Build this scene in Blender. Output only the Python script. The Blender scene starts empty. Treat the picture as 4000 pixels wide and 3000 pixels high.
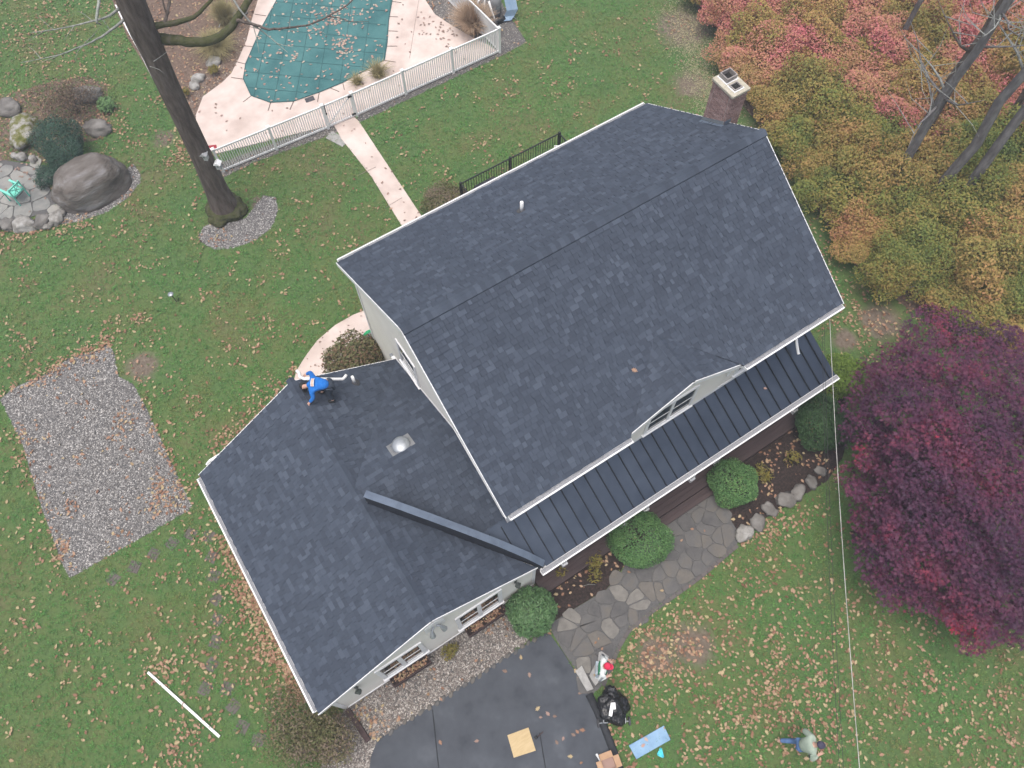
import bpy, bmesh, math, random
import numpy as np
from mathutils import Vector, Matrix, noise as mnoise

# ------------------------------------------------------------------ camera, sky, sun, exposure
TH, PITCH, ROLL, FPX, CAMH = 0.5632, math.radians(64.15), math.radians(-0.87), 3043.0, 25.0
_R = Vector((math.cos(TH), -math.sin(TH), 0))
_Fh = Vector((math.sin(TH), math.cos(TH), 0))
_F = _Fh * math.cos(PITCH) + Vector((0, 0, -math.sin(PITCH)))
_U = _Fh * math.sin(PITCH) + Vector((0, 0, math.cos(PITCH)))
_c, _s = math.cos(ROLL), math.sin(ROLL)
CR, CU, CF = _R * _c + _U * _s, _R * -_s + _U * _c, _F
CAM = Vector((0, 0, CAMH))
scene = bpy.context.scene
col = scene.collection
cam = bpy.data.cameras.new('camera')
cam.sensor_width = 36.0
cam.lens = 36.0 * FPX / 4000.0
cam.clip_start = 0.2
cam.clip_end = 2000.0
camo = bpy.data.objects.new('camera', cam)
m = Matrix.Identity(4)
for i in range(3):
    m[i][0], m[i][1], m[i][2], m[i][3] = CR[i], CU[i], -CF[i], CAM[i]
camo.matrix_world = m
col.objects.link(camo)
scene.camera = camo

SUN_EL, SUN_AZ = math.radians(80), math.radians(255)
world = bpy.data.worlds.new('World')
scene.world = world
world.use_nodes = True
wn, wl = world.node_tree.nodes, world.node_tree.links
bg = wn['Background']
sky = wn.new('ShaderNodeTexSky')
sky.sky_type = 'NISHITA'
sky.sun_disc = False
sky.sun_elevation = SUN_EL
sky.sun_rotation = SUN_AZ
sky.air_density = 1.0
sky.dust_density = 6.0
sky.ozone_density = 1.0
hsv = wn.new('ShaderNodeHueSaturation')
hsv.inputs['Saturation'].default_value = 0.72     # grey overcast sky
wl.new(sky.outputs[0], hsv.inputs['Color'])
wl.new(hsv.outputs[0], bg.inputs[0])
bg.inputs[1].default_value = 0.15
sun = bpy.data.lights.new('sun', 'SUN')
sun.energy = 1.3
sun.angle = math.radians(45)
sun.color = (1.0, 0.985, 0.965)
suno = bpy.data.objects.new('sun', sun)
sd = Vector((math.sin(SUN_AZ) * math.cos(SUN_EL), math.cos(SUN_AZ) * math.cos(SUN_EL), math.sin(SUN_EL)))
suno.rotation_euler = sd.to_track_quat('Z', 'Y').to_euler()
suno.location = (0, 0, 60)
col.objects.link(suno)
vs = scene.view_settings
vs.view_transform = 'Standard'
vs.look = 'None'
vs.exposure = 0.52
vs.gamma = 1.0
vs.use_curve_mapping = False
scene.cycles.max_bounces = 5
scene.cycles.diffuse_bounces = 3
scene.cycles.glossy_bounces = 2
scene.cycles.transmission_bounces = 2
scene.cycles.volume_bounces = 0

# ------------------------------------------------------------------ helpers
def ray(px, py):
    return CF + CR * ((px - 2000) / FPX) - CU * ((py - 1500) / FPX)
def P(px, py, z=0.0):                 # survey point of the photograph at height z
    d = ray(px, py)
    return CAM + d * ((z - CAMH) / d.z)
def PY(px, py, y):                    # survey point on a wall plane y = const
    d = ray(px, py)
    return CAM + d * (y / d.y)
def PXY(px, py, z=0.0):
    p = P(px, py, z)
    return (p.x, p.y)
def poly(pts, z=0.0):
    return [PXY(a, b, z) for a, b in pts]

def tag(o, label=None, cat=None, group=None, kind=None):
    if label: o['label'] = label
    if cat: o['category'] = cat
    if group: o['group'] = group
    if kind: o['kind'] = kind
    return o
def link(o, parent=None):
    col.objects.link(o)
    if parent is not None: o.parent = parent
    return o
def empty(name, loc=(0, 0, 0), rz=0.0, label=None, cat=None, group=None):
    o = bpy.data.objects.new(name, None)
    o.empty_display_size = 0.2
    o.location = loc
    o.rotation_euler = (0, 0, rz)
    col.objects.link(o)
    return tag(o, label, cat, group)
def inst(name, me, parent=None, mat4=None, loc=None):
    o = bpy.data.objects.new(name, me)
    col.objects.link(o)
    if parent is not None: o.parent = parent
    if mat4 is not None: o.matrix_local = mat4
    if loc is not None: o.location = loc
    return o
def copy_tree(o, parent=None):
    c = o.copy()
    col.objects.link(c)
    c.parent = parent
    for ch in o.children: copy_tree(ch, c)
    return c

def np_mesh(name, V, F, mat=None, smooth=False):
    V = np.asarray(V, dtype=np.float32); F = np.asarray(F, dtype=np.int32)
    me = bpy.data.meshes.new(name)
    n, k = F.shape
    me.vertices.add(len(V)); me.vertices.foreach_set('co', V.ravel())
    me.loops.add(n * k); me.loops.foreach_set('vertex_index', F.ravel())
    me.polygons.add(n); me.polygons.foreach_set('loop_start', np.arange(0, n * k, k, dtype=np.int32))
    if smooth: me.polygons.foreach_set('use_smooth', np.ones(n, dtype=bool))
    me.update(calc_edges=True)
    if mat: me.materials.append(mat)
    return me

class MB:
    def __init__(s): s.v = []; s.f = []
    def add(s, vs, fs):
        b = len(s.v); s.v += [tuple(v) for v in vs]; s.f += [tuple(b + i for i in f) for f in fs]; return s
    def box(s, x0, x1, y0, y1, z0, z1):
        return s.add([(x0,y0,z0),(x1,y0,z0),(x1,y1,z0),(x0,y1,z0),(x0,y0,z1),(x1,y0,z1),(x1,y1,z1),(x0,y1,z1)],
                     [(3,2,1,0),(4,5,6,7),(0,1,5,4),(1,2,6,5),(2,3,7,6),(3,0,4,7)])
    def obox(s, c, ax, ay, az):          # half-axis vectors
        c, ax, ay, az = Vector(c), Vector(ax), Vector(ay), Vector(az)
        vs = [c + ax*i + ay*j + az*k for k in (-1,1) for i,j in ((-1,-1),(1,-1),(1,1),(-1,1))]
        return s.add(vs, [(3,2,1,0),(4,5,6,7),(0,1,5,4),(1,2,6,5),(2,3,7,6),(3,0,4,7)])
    def bar(s, a, b, w, h, up=(0,0,1)):   # rectangular bar from a to b
        a, b = Vector(a), Vector(b); d = b - a
        x = d.cross(Vector(up)).normalized(); u = x.cross(d).normalized()
        return s.obox((a+b)/2, d/2, x*(w/2), u*(h/2))
    def prism(s, pts, z0, z1):
        n = len(pts)
        ar = sum(pts[i][0]*pts[(i+1)%n][1]-pts[(i+1)%n][0]*pts[i][1] for i in range(n))
        if ar < 0: pts = pts[::-1]
        vs = [(p[0],p[1],z0) for p in pts] + [(p[0],p[1],z1) for p in pts]
        return s.add(vs, [tuple(range(n-1,-1,-1)), tuple(range(n,2*n))] + [(i,(i+1)%n,n+(i+1)%n,n+i) for i in range(n)])
    def prism3(s, pts, off):             # planar 3d polygon extruded by off (off points away from the outside)
        pts = [Vector(p) for p in pts]; off = Vector(off); n = len(pts)
        nn = (pts[1]-pts[0]).cross(pts[2]-pts[1])
        if nn.dot(off) > 0: pts = pts[::-1]
        vs = pts + [p + off for p in pts]
        return s.add(vs, [tuple(range(n)), tuple(range(2*n-1,n-1,-1))] + [((i+1)%n,i,n+i,n+(i+1)%n) for i in range(n)])
    def tube(s, pts, rads, n=8, cap=True):
        pts = [Vector(p) for p in pts]
        if not hasattr(rads, '__len__'): rads = [rads]*len(pts)
        b = len(s.v); prev = None
        for i, p in enumerate(pts):
            d = (pts[min(i+1,len(pts)-1)] - pts[max(i-1,0)]).normalized()
            a = prev if prev is not None else (Vector((0,0,1)) if abs(d.z) < .9 else Vector((1,0,0)))
            x = (a - d*a.dot(d)).normalized(); prev = x; y = d.cross(x)
            for k in range(n):
                t = 2*math.pi*k/n; s.v.append(tuple(p + (x*math.cos(t)+y*math.sin(t))*rads[i]))
        for i in range(len(pts)-1):
            for k in range(n):
                k2 = (k+1) % n
                s.f.append((b+i*n+k, b+i*n+k2, b+(i+1)*n+k2, b+(i+1)*n+k))
        if cap:
            s.f.append(tuple(b+k for k in range(n-1,-1,-1))); e = b+(len(pts)-1)*n
            s.f.append(tuple(e+k for k in range(n)))
        return s
    def lathe(s, c, prof, n=20):         # prof: list of (r,z)
        c = Vector(c); b = len(s.v)
        for r, z in prof:
            for k in range(n):
                t = 2*math.pi*k/n; s.v.append((c.x+r*math.cos(t), c.y+r*math.sin(t), c.z+z))
        for i in range(len(prof)-1):
            for k in range(n):
                k2 = (k+1)%n; s.f.append((b+i*n+k, b+i*n+k2, b+(i+1)*n+k2, b+(i+1)*n+k))
        s.f.append(tuple(b+k for k in range(n-1,-1,-1))); e = b+(len(prof)-1)*n; s.f.append(tuple(e+k for k in range(n)))
        return s
    def ball(s, c, r, n=14, m=8):
        c = Vector(c); r = r if hasattr(r,'__len__') else (r,r,r); b = len(s.v)
        s.v.append((c.x,c.y,c.z-r[2]))
        for i in range(1,m):
            a = -math.pi/2 + math.pi*i/m
            for k in range(n):
                t = 2*math.pi*k/n
                s.v.append((c.x+r[0]*math.cos(a)*math.cos(t), c.y+r[1]*math.cos(a)*math.sin(t), c.z+r[2]*math.sin(a)))
        s.v.append((c.x,c.y,c.z+r[2])); top = len(s.v)-1
        for k in range(n): s.f.append((b, b+1+(k+1)%n, b+1+k))
        for i in range(m-2):
            for k in range(n):
                k2=(k+1)%n; o=b+1+i*n; s.f.append((o+k,o+k2,o+n+k2,o+n+k))
        o=b+1+(m-2)*n
        for k in range(n): s.f.append((o+k,o+(k+1)%n,top))
        return s
    def mesh(s, name, mat=None, smooth=False):
        me = bpy.data.meshes.new(name); me.from_pydata(s.v, [], s.f)
        if mat: me.materials.append(mat)
        if smooth: me.polygons.foreach_set('use_smooth', np.ones(len(me.polygons), dtype=bool))
        me.update(); return me
    def build(s, name, mat=None, parent=None, smooth=False, bevel=0.0):
        o = bpy.data.objects.new(name, s.mesh(name, mat, smooth)); col.objects.link(o)
        if parent is not None: o.parent = parent
        if bevel:
            b = o.modifiers.new('bevel','BEVEL'); b.width = bevel; b.segments = 2; b.limit_method = 'ANGLE'
        return o

def inside(X, Y, pts):
    X = np.asarray(X); Y = np.asarray(Y); r = np.zeros(X.shape, bool); n = len(pts)
    for i in range(n):
        x0,y0 = pts[i]; x1,y1 = pts[(i+1)%n]
        if y0 == y1: continue
        c = ((y0 > Y) != (y1 > Y)) & (X < (x1-x0)*(Y-y0)/(y1-y0)+x0)
        r ^= c
    return r
def clip(pts, nx, ny, d):                # keep nx*x+ny*y <= d
    out = []; n = len(pts)
    for i in range(n):
        a, b = pts[i], pts[(i+1)%n]
        fa, fb = nx*a[0]+ny*a[1]-d, nx*b[0]+ny*b[1]-d
        if fa <= 0: out.append(a)
        if (fa < 0 < fb) or (fb < 0 < fa):
            t = fa/(fa-fb); out.append((a[0]+(b[0]-a[0])*t, a[1]+(b[1]-a[1])*t))
    return out
def clip_convex(pts, cv):
    n = len(cv); ar = sum(cv[i][0]*cv[(i+1)%n][1]-cv[(i+1)%n][0]*cv[i][1] for i in range(n))
    if ar < 0: cv = cv[::-1]
    for i in range(n):
        a, b = cv[i], cv[(i+1)%n]; nx, ny = b[1]-a[1], -(b[0]-a[0])
        pts = clip(pts, nx, ny, nx*a[0]+ny*a[1])
        if len(pts) < 3: return []
    return pts

# ------------------------------------------------------------------ materials
def M(name, cols, scale=6.0, rough=0.8, bump=0.0, bscale=None, spec=0.25, metal=0.0, isl=0.0, detail=3.0, transl=0.0, lo=0.3, hi=0.7, stretch=None, bdist=0.02, coat=0.0):
    mt = bpy.data.materials.new(name); mt.use_nodes = True
    nt = mt.node_tree; N, L = nt.nodes, nt.links
    bs = N['Principled BSDF']
    bs.inputs['Roughness'].default_value = rough
    bs.inputs['Specular IOR Level'].default_value = spec
    bs.inputs['Metallic'].default_value = metal
    if coat: bs.inputs['Coat Weight'].default_value = coat
    geo = N.new('ShaderNodeNewGeometry')
    pos = geo.outputs['Position']
    if stretch:
        mp = N.new('ShaderNodeMapping'); mp.inputs['Scale'].default_value = stretch
        L.new(pos, mp.inputs['Vector']); pos = mp.outputs[0]
    nz = N.new('ShaderNodeTexNoise'); nz.inputs['Scale'].default_value = scale; nz.inputs['Detail'].default_value = detail
    nz.inputs['Roughness'].default_value = 0.62
    L.new(pos, nz.inputs['Vector'])
    mr = N.new('ShaderNodeMapRange'); mr.inputs[1].default_value = lo; mr.inputs[2].default_value = hi
    L.new(nz.outputs['Fac'], mr.inputs[0]); fac = mr.outputs[0]
    if isl > 0:
        oi = N.new('ShaderNodeObjectInfo')
        ad = N.new('ShaderNodeMath'); ad.operation = 'ADD'
        L.new(geo.outputs['Random Per Island'], ad.inputs[0]); L.new(oi.outputs['Random'], ad.inputs[1])
        fr = N.new('ShaderNodeMath'); fr.operation = 'FRACT'; L.new(ad.outputs[0], fr.inputs[0])
        mx = N.new('ShaderNodeMix'); mx.data_type = 'FLOAT'; mx.inputs[0].default_value = isl
        L.new(fac, mx.inputs[2]); L.new(fr.outputs[0], mx.inputs[3]); fac = mx.outputs[0]
    cr = N.new('ShaderNodeValToRGB'); el = cr.color_ramp.elements
    n = len(cols)
    el[0].position = 0; el[0].color = (*cols[0], 1)
    el[1].position = 1; el[1].color = (*cols[-1], 1)
    for i in range(1, n-1):
        e = el.new(i/(n-1)); e.color = (*cols[i], 1)
    L.new(fac, cr.inputs[0])
    L.new(cr.outputs[0], bs.inputs['Base Color'])
    if bump > 0:
        n2 = N.new('ShaderNodeTexNoise'); n2.inputs['Scale'].default_value = bscale or scale*6; n2.inputs['Detail'].default_value = 2
        L.new(pos, n2.inputs['Vector'])
        bp = N.new('ShaderNodeBump'); bp.inputs['Strength'].default_value = bump; bp.inputs['Distance'].default_value = bdist
        L.new(n2.outputs['Fac'], bp.inputs['Height']); L.new(bp.outputs[0], bs.inputs['Normal'])
    if transl > 0:
        tr = N.new('ShaderNodeBsdfTranslucent'); L.new(cr.outputs[0], tr.inputs[0])
        ms = N.new('ShaderNodeMixShader'); ms.inputs[0].default_value = transl
        L.new(bs.outputs[0], ms.inputs[1]); L.new(tr.outputs[0], ms.inputs[2])
        L.new(ms.outputs[0], N['Material Output'].inputs[0])
    return mt

mat = {}
mat['white'] = M('white_paint', [(.70,.70,.70),(.80,.80,.80)], 3, .45)
mat['vinyl'] = M('white_vinyl', [(.72,.72,.71),(.82,.82,.81)], 2, .4)
mat['wall'] = M('cream_wall', [(.74,.71,.645),(.80,.77,.71)], 1.2, .85, bump=.1, bscale=60)
mat['shingle'] = M('shingle', [(.036,.045,.063),(.041,.051,.071),(.044,.055,.076),(.048,.060,.083),(.054,.067,.092),(.076,.093,.123)], 90, .85, isl=.85, bump=.35, bscale=260, bdist=.004)
mat['shingle_base'] = M('shingle_base', [(.030,.037,.050),(.045,.055,.072)], 40, .9)
mat['metalroof'] = M('dark_metal_panel', [(.052,.066,.090),(.078,.096,.125)], .9, .30, spec=.6, metal=.85, bump=.18, bscale=2.2, bdist=.05)
mat['seamblack'] = M('standing_seam', [(.008,.011,.018),(.016,.020,.028)], 4, .5)
mat['flash'] = M('metal_flashing', [(.11,.14,.19),(.16,.20,.26)], 3, .5, metal=.3, spec=.5)
mat['curb_face'] = M('curb_shingle_face', [(.022,.026,.036),(.036,.042,.055)], 9, .9)
mat['flash_dark'] = M('dark_flashing', [(.055,.065,.085),(.075,.088,.11)], 6, .6)
mat['lightmetal'] = M('galvanised', [(.26,.28,.30),(.36,.38,.40)], 5, .38, metal=.5, spec=.5)
mat['gutterguard'] = M('gutter_guard', [(.16,.165,.175),(.30,.30,.31)], 30, .6, bump=.3, bscale=120)
mat['brick'] = M('brick', [(.19,.125,.115),(.27,.175,.16),(.33,.22,.20),(.37,.27,.25)], 30, .9, isl=.7, bump=.3, bscale=120, bdist=.005)
mat['mortar'] = M('mortar', [(.42,.37,.34),(.54,.48,.45)], 25, .95)
mat['concrete_cap'] = M('chimney_cap', [(.34,.31,.24),(.48,.45,.37)], 9, .9, bump=.2)
mat['soot'] = M('soot', [(.012,.011,.011),(.03,.028,.027)], 8, .95)
mat['flue'] = M('clay_flue', [(.22,.20,.19),(.32,.29,.27)], 9, .9)
mat['glass'] = M('window_glass', [(.018,.022,.022),(.05,.058,.055)], 2.2, .06, spec=.6)
mat['black'] = M('black_metal', [(.012,.014,.015),(.025,.027,.028)], 10, .5)
mat['darkgrey'] = M('dark_grey', [(.05,.05,.055),(.08,.08,.085)], 10, .7)
mat['lantern'] = M('lantern_metal', [(.05,.06,.055),(.09,.10,.09)], 10, .55)
mat['deckwood'] = M('porch_boards', [(.040,.027,.028),(.060,.041,.040),(.078,.054,.052)], 3, .6, isl=.35, bump=.2, bscale=30, stretch=(.3,4,4))
mat['timber'] = M('timber', [(.045,.030,.030),(.085,.058,.055)], 6, .85, bump=.3)
mat['asphalt'] = M('asphalt', [(.040,.045,.054),(.058,.064,.075),(.066,.073,.085),(.086,.094,.107)], 1.1, .8, bump=.5, bscale=140, bdist=.01)
mat['asphalt_dark'] = M('asphalt_lip', [(.022,.024,.028),(.042,.045,.050)], 8, .85, bump=.6, bscale=80)
mat['pink'] = M('pink_concrete', [(.46,.37,.325),(.56,.465,.415),(.64,.55,.50)], .8, .85, bump=.12, bscale=40)
mat['cover'] = M('pool_cover_mesh', [(.036,.115,.118),(.052,.150,.150),(.070,.180,.178)], .9, .8, bump=.15, bscale=3, bdist=.06)
mat['cover_strap'] = M('cover_webbing', [(.022,.080,.083),(.034,.100,.102)], 8, .85)
mat['strap'] = M('anchor_strap', [(.10,.075,.06),(.16,.12,.10)], 20, .8)
mat['mulch'] = M('mulch', [(.016,.012,.011),(.035,.025,.022),(.065,.045,.038)], 16, .95, bump=.8, bscale=60, bdist=.03)
mat['bedsoil'] = M('leafy_bed', [(.085,.058,.042),(.15,.105,.08),(.21,.15,.115)], 9, .95, bump=.7, bscale=50, bdist=.03)
mat['gravelbase'] = M('gravel_bed', [(.05,.048,.047),(.095,.092,.09),(.15,.146,.142)], 28, .95, bump=.8, bscale=60, bdist=.02)
mat['gravel'] = M('gravel', [(.055,.051,.050),(.125,.118,.115),(.19,.182,.176),(.27,.26,.25),(.55,.53,.50)], 20, .9, isl=.9)
mat['gravel_tan'] = M('gravel_brown', [(.07,.058,.052),(.145,.122,.108),(.21,.185,.165),(.29,.265,.24),(.55,.52,.48)], 20, .9, isl=.9)
mat['flag'] = M('flagstone', [(.066,.064,.064),(.088,.085,.083),(.108,.104,.10),(.122,.111,.097),(.15,.136,.12)], 2.5, .75, isl=.55, bump=.35, bscale=14, bdist=.03)
mat['flag_light'] = M('pale_flagstone', [(.14,.132,.12),(.20,.188,.168)], 5, .85, bump=.4, bscale=16)
mat['flag_grey'] = M('grey_patio_stone', [(.15,.15,.145),(.20,.20,.19),(.255,.25,.23),(.31,.295,.265)], 2.5, .8, isl=.5, bump=.35, bscale=14, bdist=.03)
mat['joint'] = M('stone_joint', [(.085,.083,.082),(.12,.117,.114)], 20, .95, bump=.4)
mat['slab'] = M('concrete_slab', [(.26,.255,.245),(.37,.36,.345)], 9, .9, bump=.3, bscale=30)
mat['paver'] = M('brick_paver', [(.085,.075,.066),(.115,.102,.09),(.13,.118,.10)], 12, .9, isl=.5, bump=.3)
mat['edger'] = M('edging_brick', [(.085,.075,.073),(.13,.115,.11)], 9, .9, isl=.5)
mat['rock'] = M('grey_rock', [(.10,.093,.085),(.155,.145,.133),(.22,.21,.195)], 1.8, .92, bump=.6, bscale=7, bdist=.06, stretch=(1,1,2.2))
mat['rock_pale'] = M('pale_rock', [(.16,.15,.135),(.25,.24,.22),(.36,.35,.335)], 4, .92, bump=.6, bscale=14, bdist=.04)
mat['rock_moss'] = M('mossy_rock', [(.075,.085,.02),(.13,.13,.04),(.27,.26,.23),(.36,.35,.33)], 3.2, .95, bump=.6, bscale=14, bdist=.04)
mat['boulder'] = M('boulder', [(.075,.064,.056),(.115,.100,.088),(.155,.140,.128),(.22,.21,.21)], 1.5, .95, bump=.7, bscale=9, bdist=.05, stretch=(.5,1.2,2.5))
mat['bark'] = M('oak_bark', [(.062,.048,.040),(.105,.084,.072),(.155,.13,.115)], 7, .95, bump=1.0, bscale=13, bdist=.06, stretch=(1,1,.22))
mat['bark_grey'] = M('grey_bark', [(.10,.093,.092),(.155,.145,.145),(.23,.22,.215)], 6, .95, bump=.8, bscale=14, bdist=.04, stretch=(1,1,.3))
mat['bark_moss'] = M('mossy_bark', [(.040,.045,.018),(.062,.066,.026),(.085,.078,.055)], 6, .95, bump=.8, bscale=18, bdist=.04)
mat['twig'] = M('pale_twig', [(.13,.13,.12),(.30,.31,.29)], 9, .9)
mat['lichen'] = M('lichen_branch', [(.20,.22,.19),(.36,.38,.34)], 12, .95)
mat['fallen'] = M('fallen_oak_leaf', [(.16,.080,.050),(.25,.135,.085),(.33,.195,.13),(.38,.245,.165),(.41,.335,.19),(.22,.105,.065)], 6, .85, isl=.95)
mat['fallen_pink'] = M('fallen_leaf_on_cover', [(.30,.17,.14),(.42,.27,.22),(.46,.38,.30),(.33,.20,.17)], 6, .85, isl=.95)
mat['fallen_dark'] = M('fallen_leaf_dark', [(.17,.115,.09),(.26,.18,.14),(.32,.21,.18)], 6, .85, isl=.95)
mat['blade'] = M('grass_blade', [(.25,.200,.10),(.205,.225,.080),(.135,.255,.070),(.085,.220,.065),(.145,.320,.080),(.065,.185,.055)], .45, .8, isl=.34, transl=.2, lo=.38, hi=.62, detail=6)
mat['boxwood'] = M('boxwood_leaf', [(.075,.165,.065),(.125,.255,.09),(.195,.33,.115)], 3, .55, isl=.65, transl=.2)
mat['rhodo'] = M('rhododendron_leaf', [(.055,.120,.048),(.090,.175,.068),(.150,.245,.11)], 3, .45, isl=.7, transl=.15)
mat['hydrangea'] = M('brown_green_leaf', [(.15,.09,.06),(.22,.14,.095),(.18,.16,.08),(.13,.155,.065),(.25,.195,.13)], 2.2, .8, isl=.6, transl=.2)
mat['barberry'] = M('dull_brown_leaf', [(.17,.125,.10),(.22,.165,.13),(.17,.15,.075),(.13,.15,.058),(.25,.215,.12)], .9, .8, isl=.45, transl=.2)
mat['yew'] = M('yew_needle', [(.026,.062,.042),(.042,.090,.060),(.066,.120,.084)], 4, .7, isl=.6, transl=.15)
mat['lime'] = M('lime_conifer', [(.10,.17,.03),(.15,.23,.04),(.20,.28,.06)], 4, .7, isl=.6, transl=.2)
mat['conifer'] = M('dark_conifer', [(.030,.070,.028),(.048,.10,.038),(.070,.13,.048)], 4, .7, isl=.6, transl=.15)
mat['tangrass'] = M('dry_ornamental_grass', [(.34,.24,.16),(.46,.34,.24),(.56,.43,.31)], 3, .8, isl=.8, transl=.25)
mat['greengrass'] = M('pale_ornamental_grass', [(.26,.225,.11),(.34,.30,.15),(.42,.36,.20)], 3, .8, isl=.8, transl=.25)
mat['yellowleaf'] = M('yellow_perennial', [(.20,.15,.03),(.27,.22,.05),(.17,.17,.045),(.26,.17,.07)], 5, .7, isl=.7, transl=.25)
mat['hedge_pink'] = M('pink_autumn_leaf', [(.56,.13,.19),(.56,.19,.20),(.52,.25,.17),(.42,.27,.12),(.31,.24,.08)], .42, .75, isl=.38, transl=.25, lo=.3, hi=.68)
mat['hedge_orange'] = M('orange_autumn_leaf', [(.48,.20,.14),(.44,.26,.11),(.36,.26,.085),(.25,.235,.065),(.18,.20,.06)], .5, .75, isl=.4, transl=.25, lo=.3, hi=.68)
mat['hedge_green'] = M('green_gold_leaf', [(.38,.22,.10),(.33,.25,.075),(.23,.24,.06),(.14,.19,.052),(.085,.145,.044)], .5, .75, isl=.4, transl=.25, lo=.3, hi=.68)
mat['maple'] = M('purple_maple_leaf', [(.050,.022,.048),(.075,.027,.062),(.100,.030,.068),(.130,.031,.068),(.20,.032,.062),(.50,.036,.080)], .40, .55, isl=.34, transl=.25, lo=.36, hi=.70)
mat['plywood'] = M('plywood', [(.43,.32,.17),(.52,.40,.23)], 3, .8, stretch=(1,6,1))
mat['card'] = M('cardboard', [(.36,.22,.13),(.45,.29,.18)], 4, .85)
mat['blueboard'] = M('blue_board', [(.16,.28,.42),(.22,.36,.50)], 3, .55, spec=.4)
mat['cyan'] = M('cyan_plastic', [(.02,.42,.55),(.08,.62,.72)], 8, .4)
mat['bag'] = M('black_bag', [(.008,.008,.009),(.016,.016,.018)], 6, .28, spec=.5, bump=.9, bscale=9, bdist=.08)
mat['mint'] = M('mint_paint', [(.16,.56,.44),(.22,.66,.52)], 4, .5)
mat['bluejacket'] = M('blue_hoodie', [(.010,.115,.42),(.018,.165,.52)], 9, .85, bump=.4, bscale=22, bdist=.02)
mat['jeans_dark'] = M('dark_trousers', [(.022,.030,.045),(.045,.056,.075)], 9, .9, bump=.3, bscale=25)
mat['jeans'] = M('blue_jeans', [(.06,.12,.25),(.11,.19,.36)], 9, .9, bump=.3, bscale=25)
mat['skin'] = M('skin', [(.50,.29,.22),(.58,.36,.28)], 9, .6)
mat['red'] = M('red_cap', [(.52,.02,.06),(.62,.035,.085)], 9, .8)
mat['green'] = M('green_cloth', [(.03,.17,.085),(.05,.23,.12)], 9, .85, bump=.3, bscale=25)
mat['whitecloth'] = M('white_cloth', [(.52,.56,.55),(.68,.70,.69)], 7, .85, bump=.3, bscale=22)
mat['lightjeans'] = M('light_jeans', [(.34,.40,.46),(.46,.52,.57)], 9, .9, bump=.3, bscale=22)
mat['sage'] = M('sage_jacket', [(.25,.31,.25),(.34,.40,.33)], 5, .9, bump=.4, bscale=16, bdist=.02)
mat['tanboot'] = M('tan_shoe', [(.30,.20,.14),(.40,.28,.21)], 9, .8)
mat['navy'] = M('navy_cap', [(.035,.035,.06),(.07,.065,.10)], 9, .8)
mat['hose'] = M('green_hose', [(.02,.30,.12),(.04,.42,.18)], 9, .5)
mat['teal'] = M('teal_plastic', [(.10,.24,.21),(.14,.30,.26)], 9, .5)
mat['tank'] = M('grey_tank', [(.16,.165,.17),(.22,.225,.23)], 4, .5)
mat['bluecloth'] = M('faded_blue_vinyl', [(.20,.30,.42),(.28,.38,.50)], 4, .6)
mat['wire'] = M('cable', [(.02,.02,.02),(.05,.05,.05)], 9, .7)
mat['wire_pale'] = M('pale_cable', [(.26,.25,.23),(.55,.53,.50)], 2.2, .7)
mat['redplate'] = M('red_sign', [(.42,.05,.07),(.5,.08,.09)], 9, .6)
mat['birdwood'] = M('weathered_board', [(.33,.33,.33),(.45,.45,.45)], 9, .8)

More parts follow.
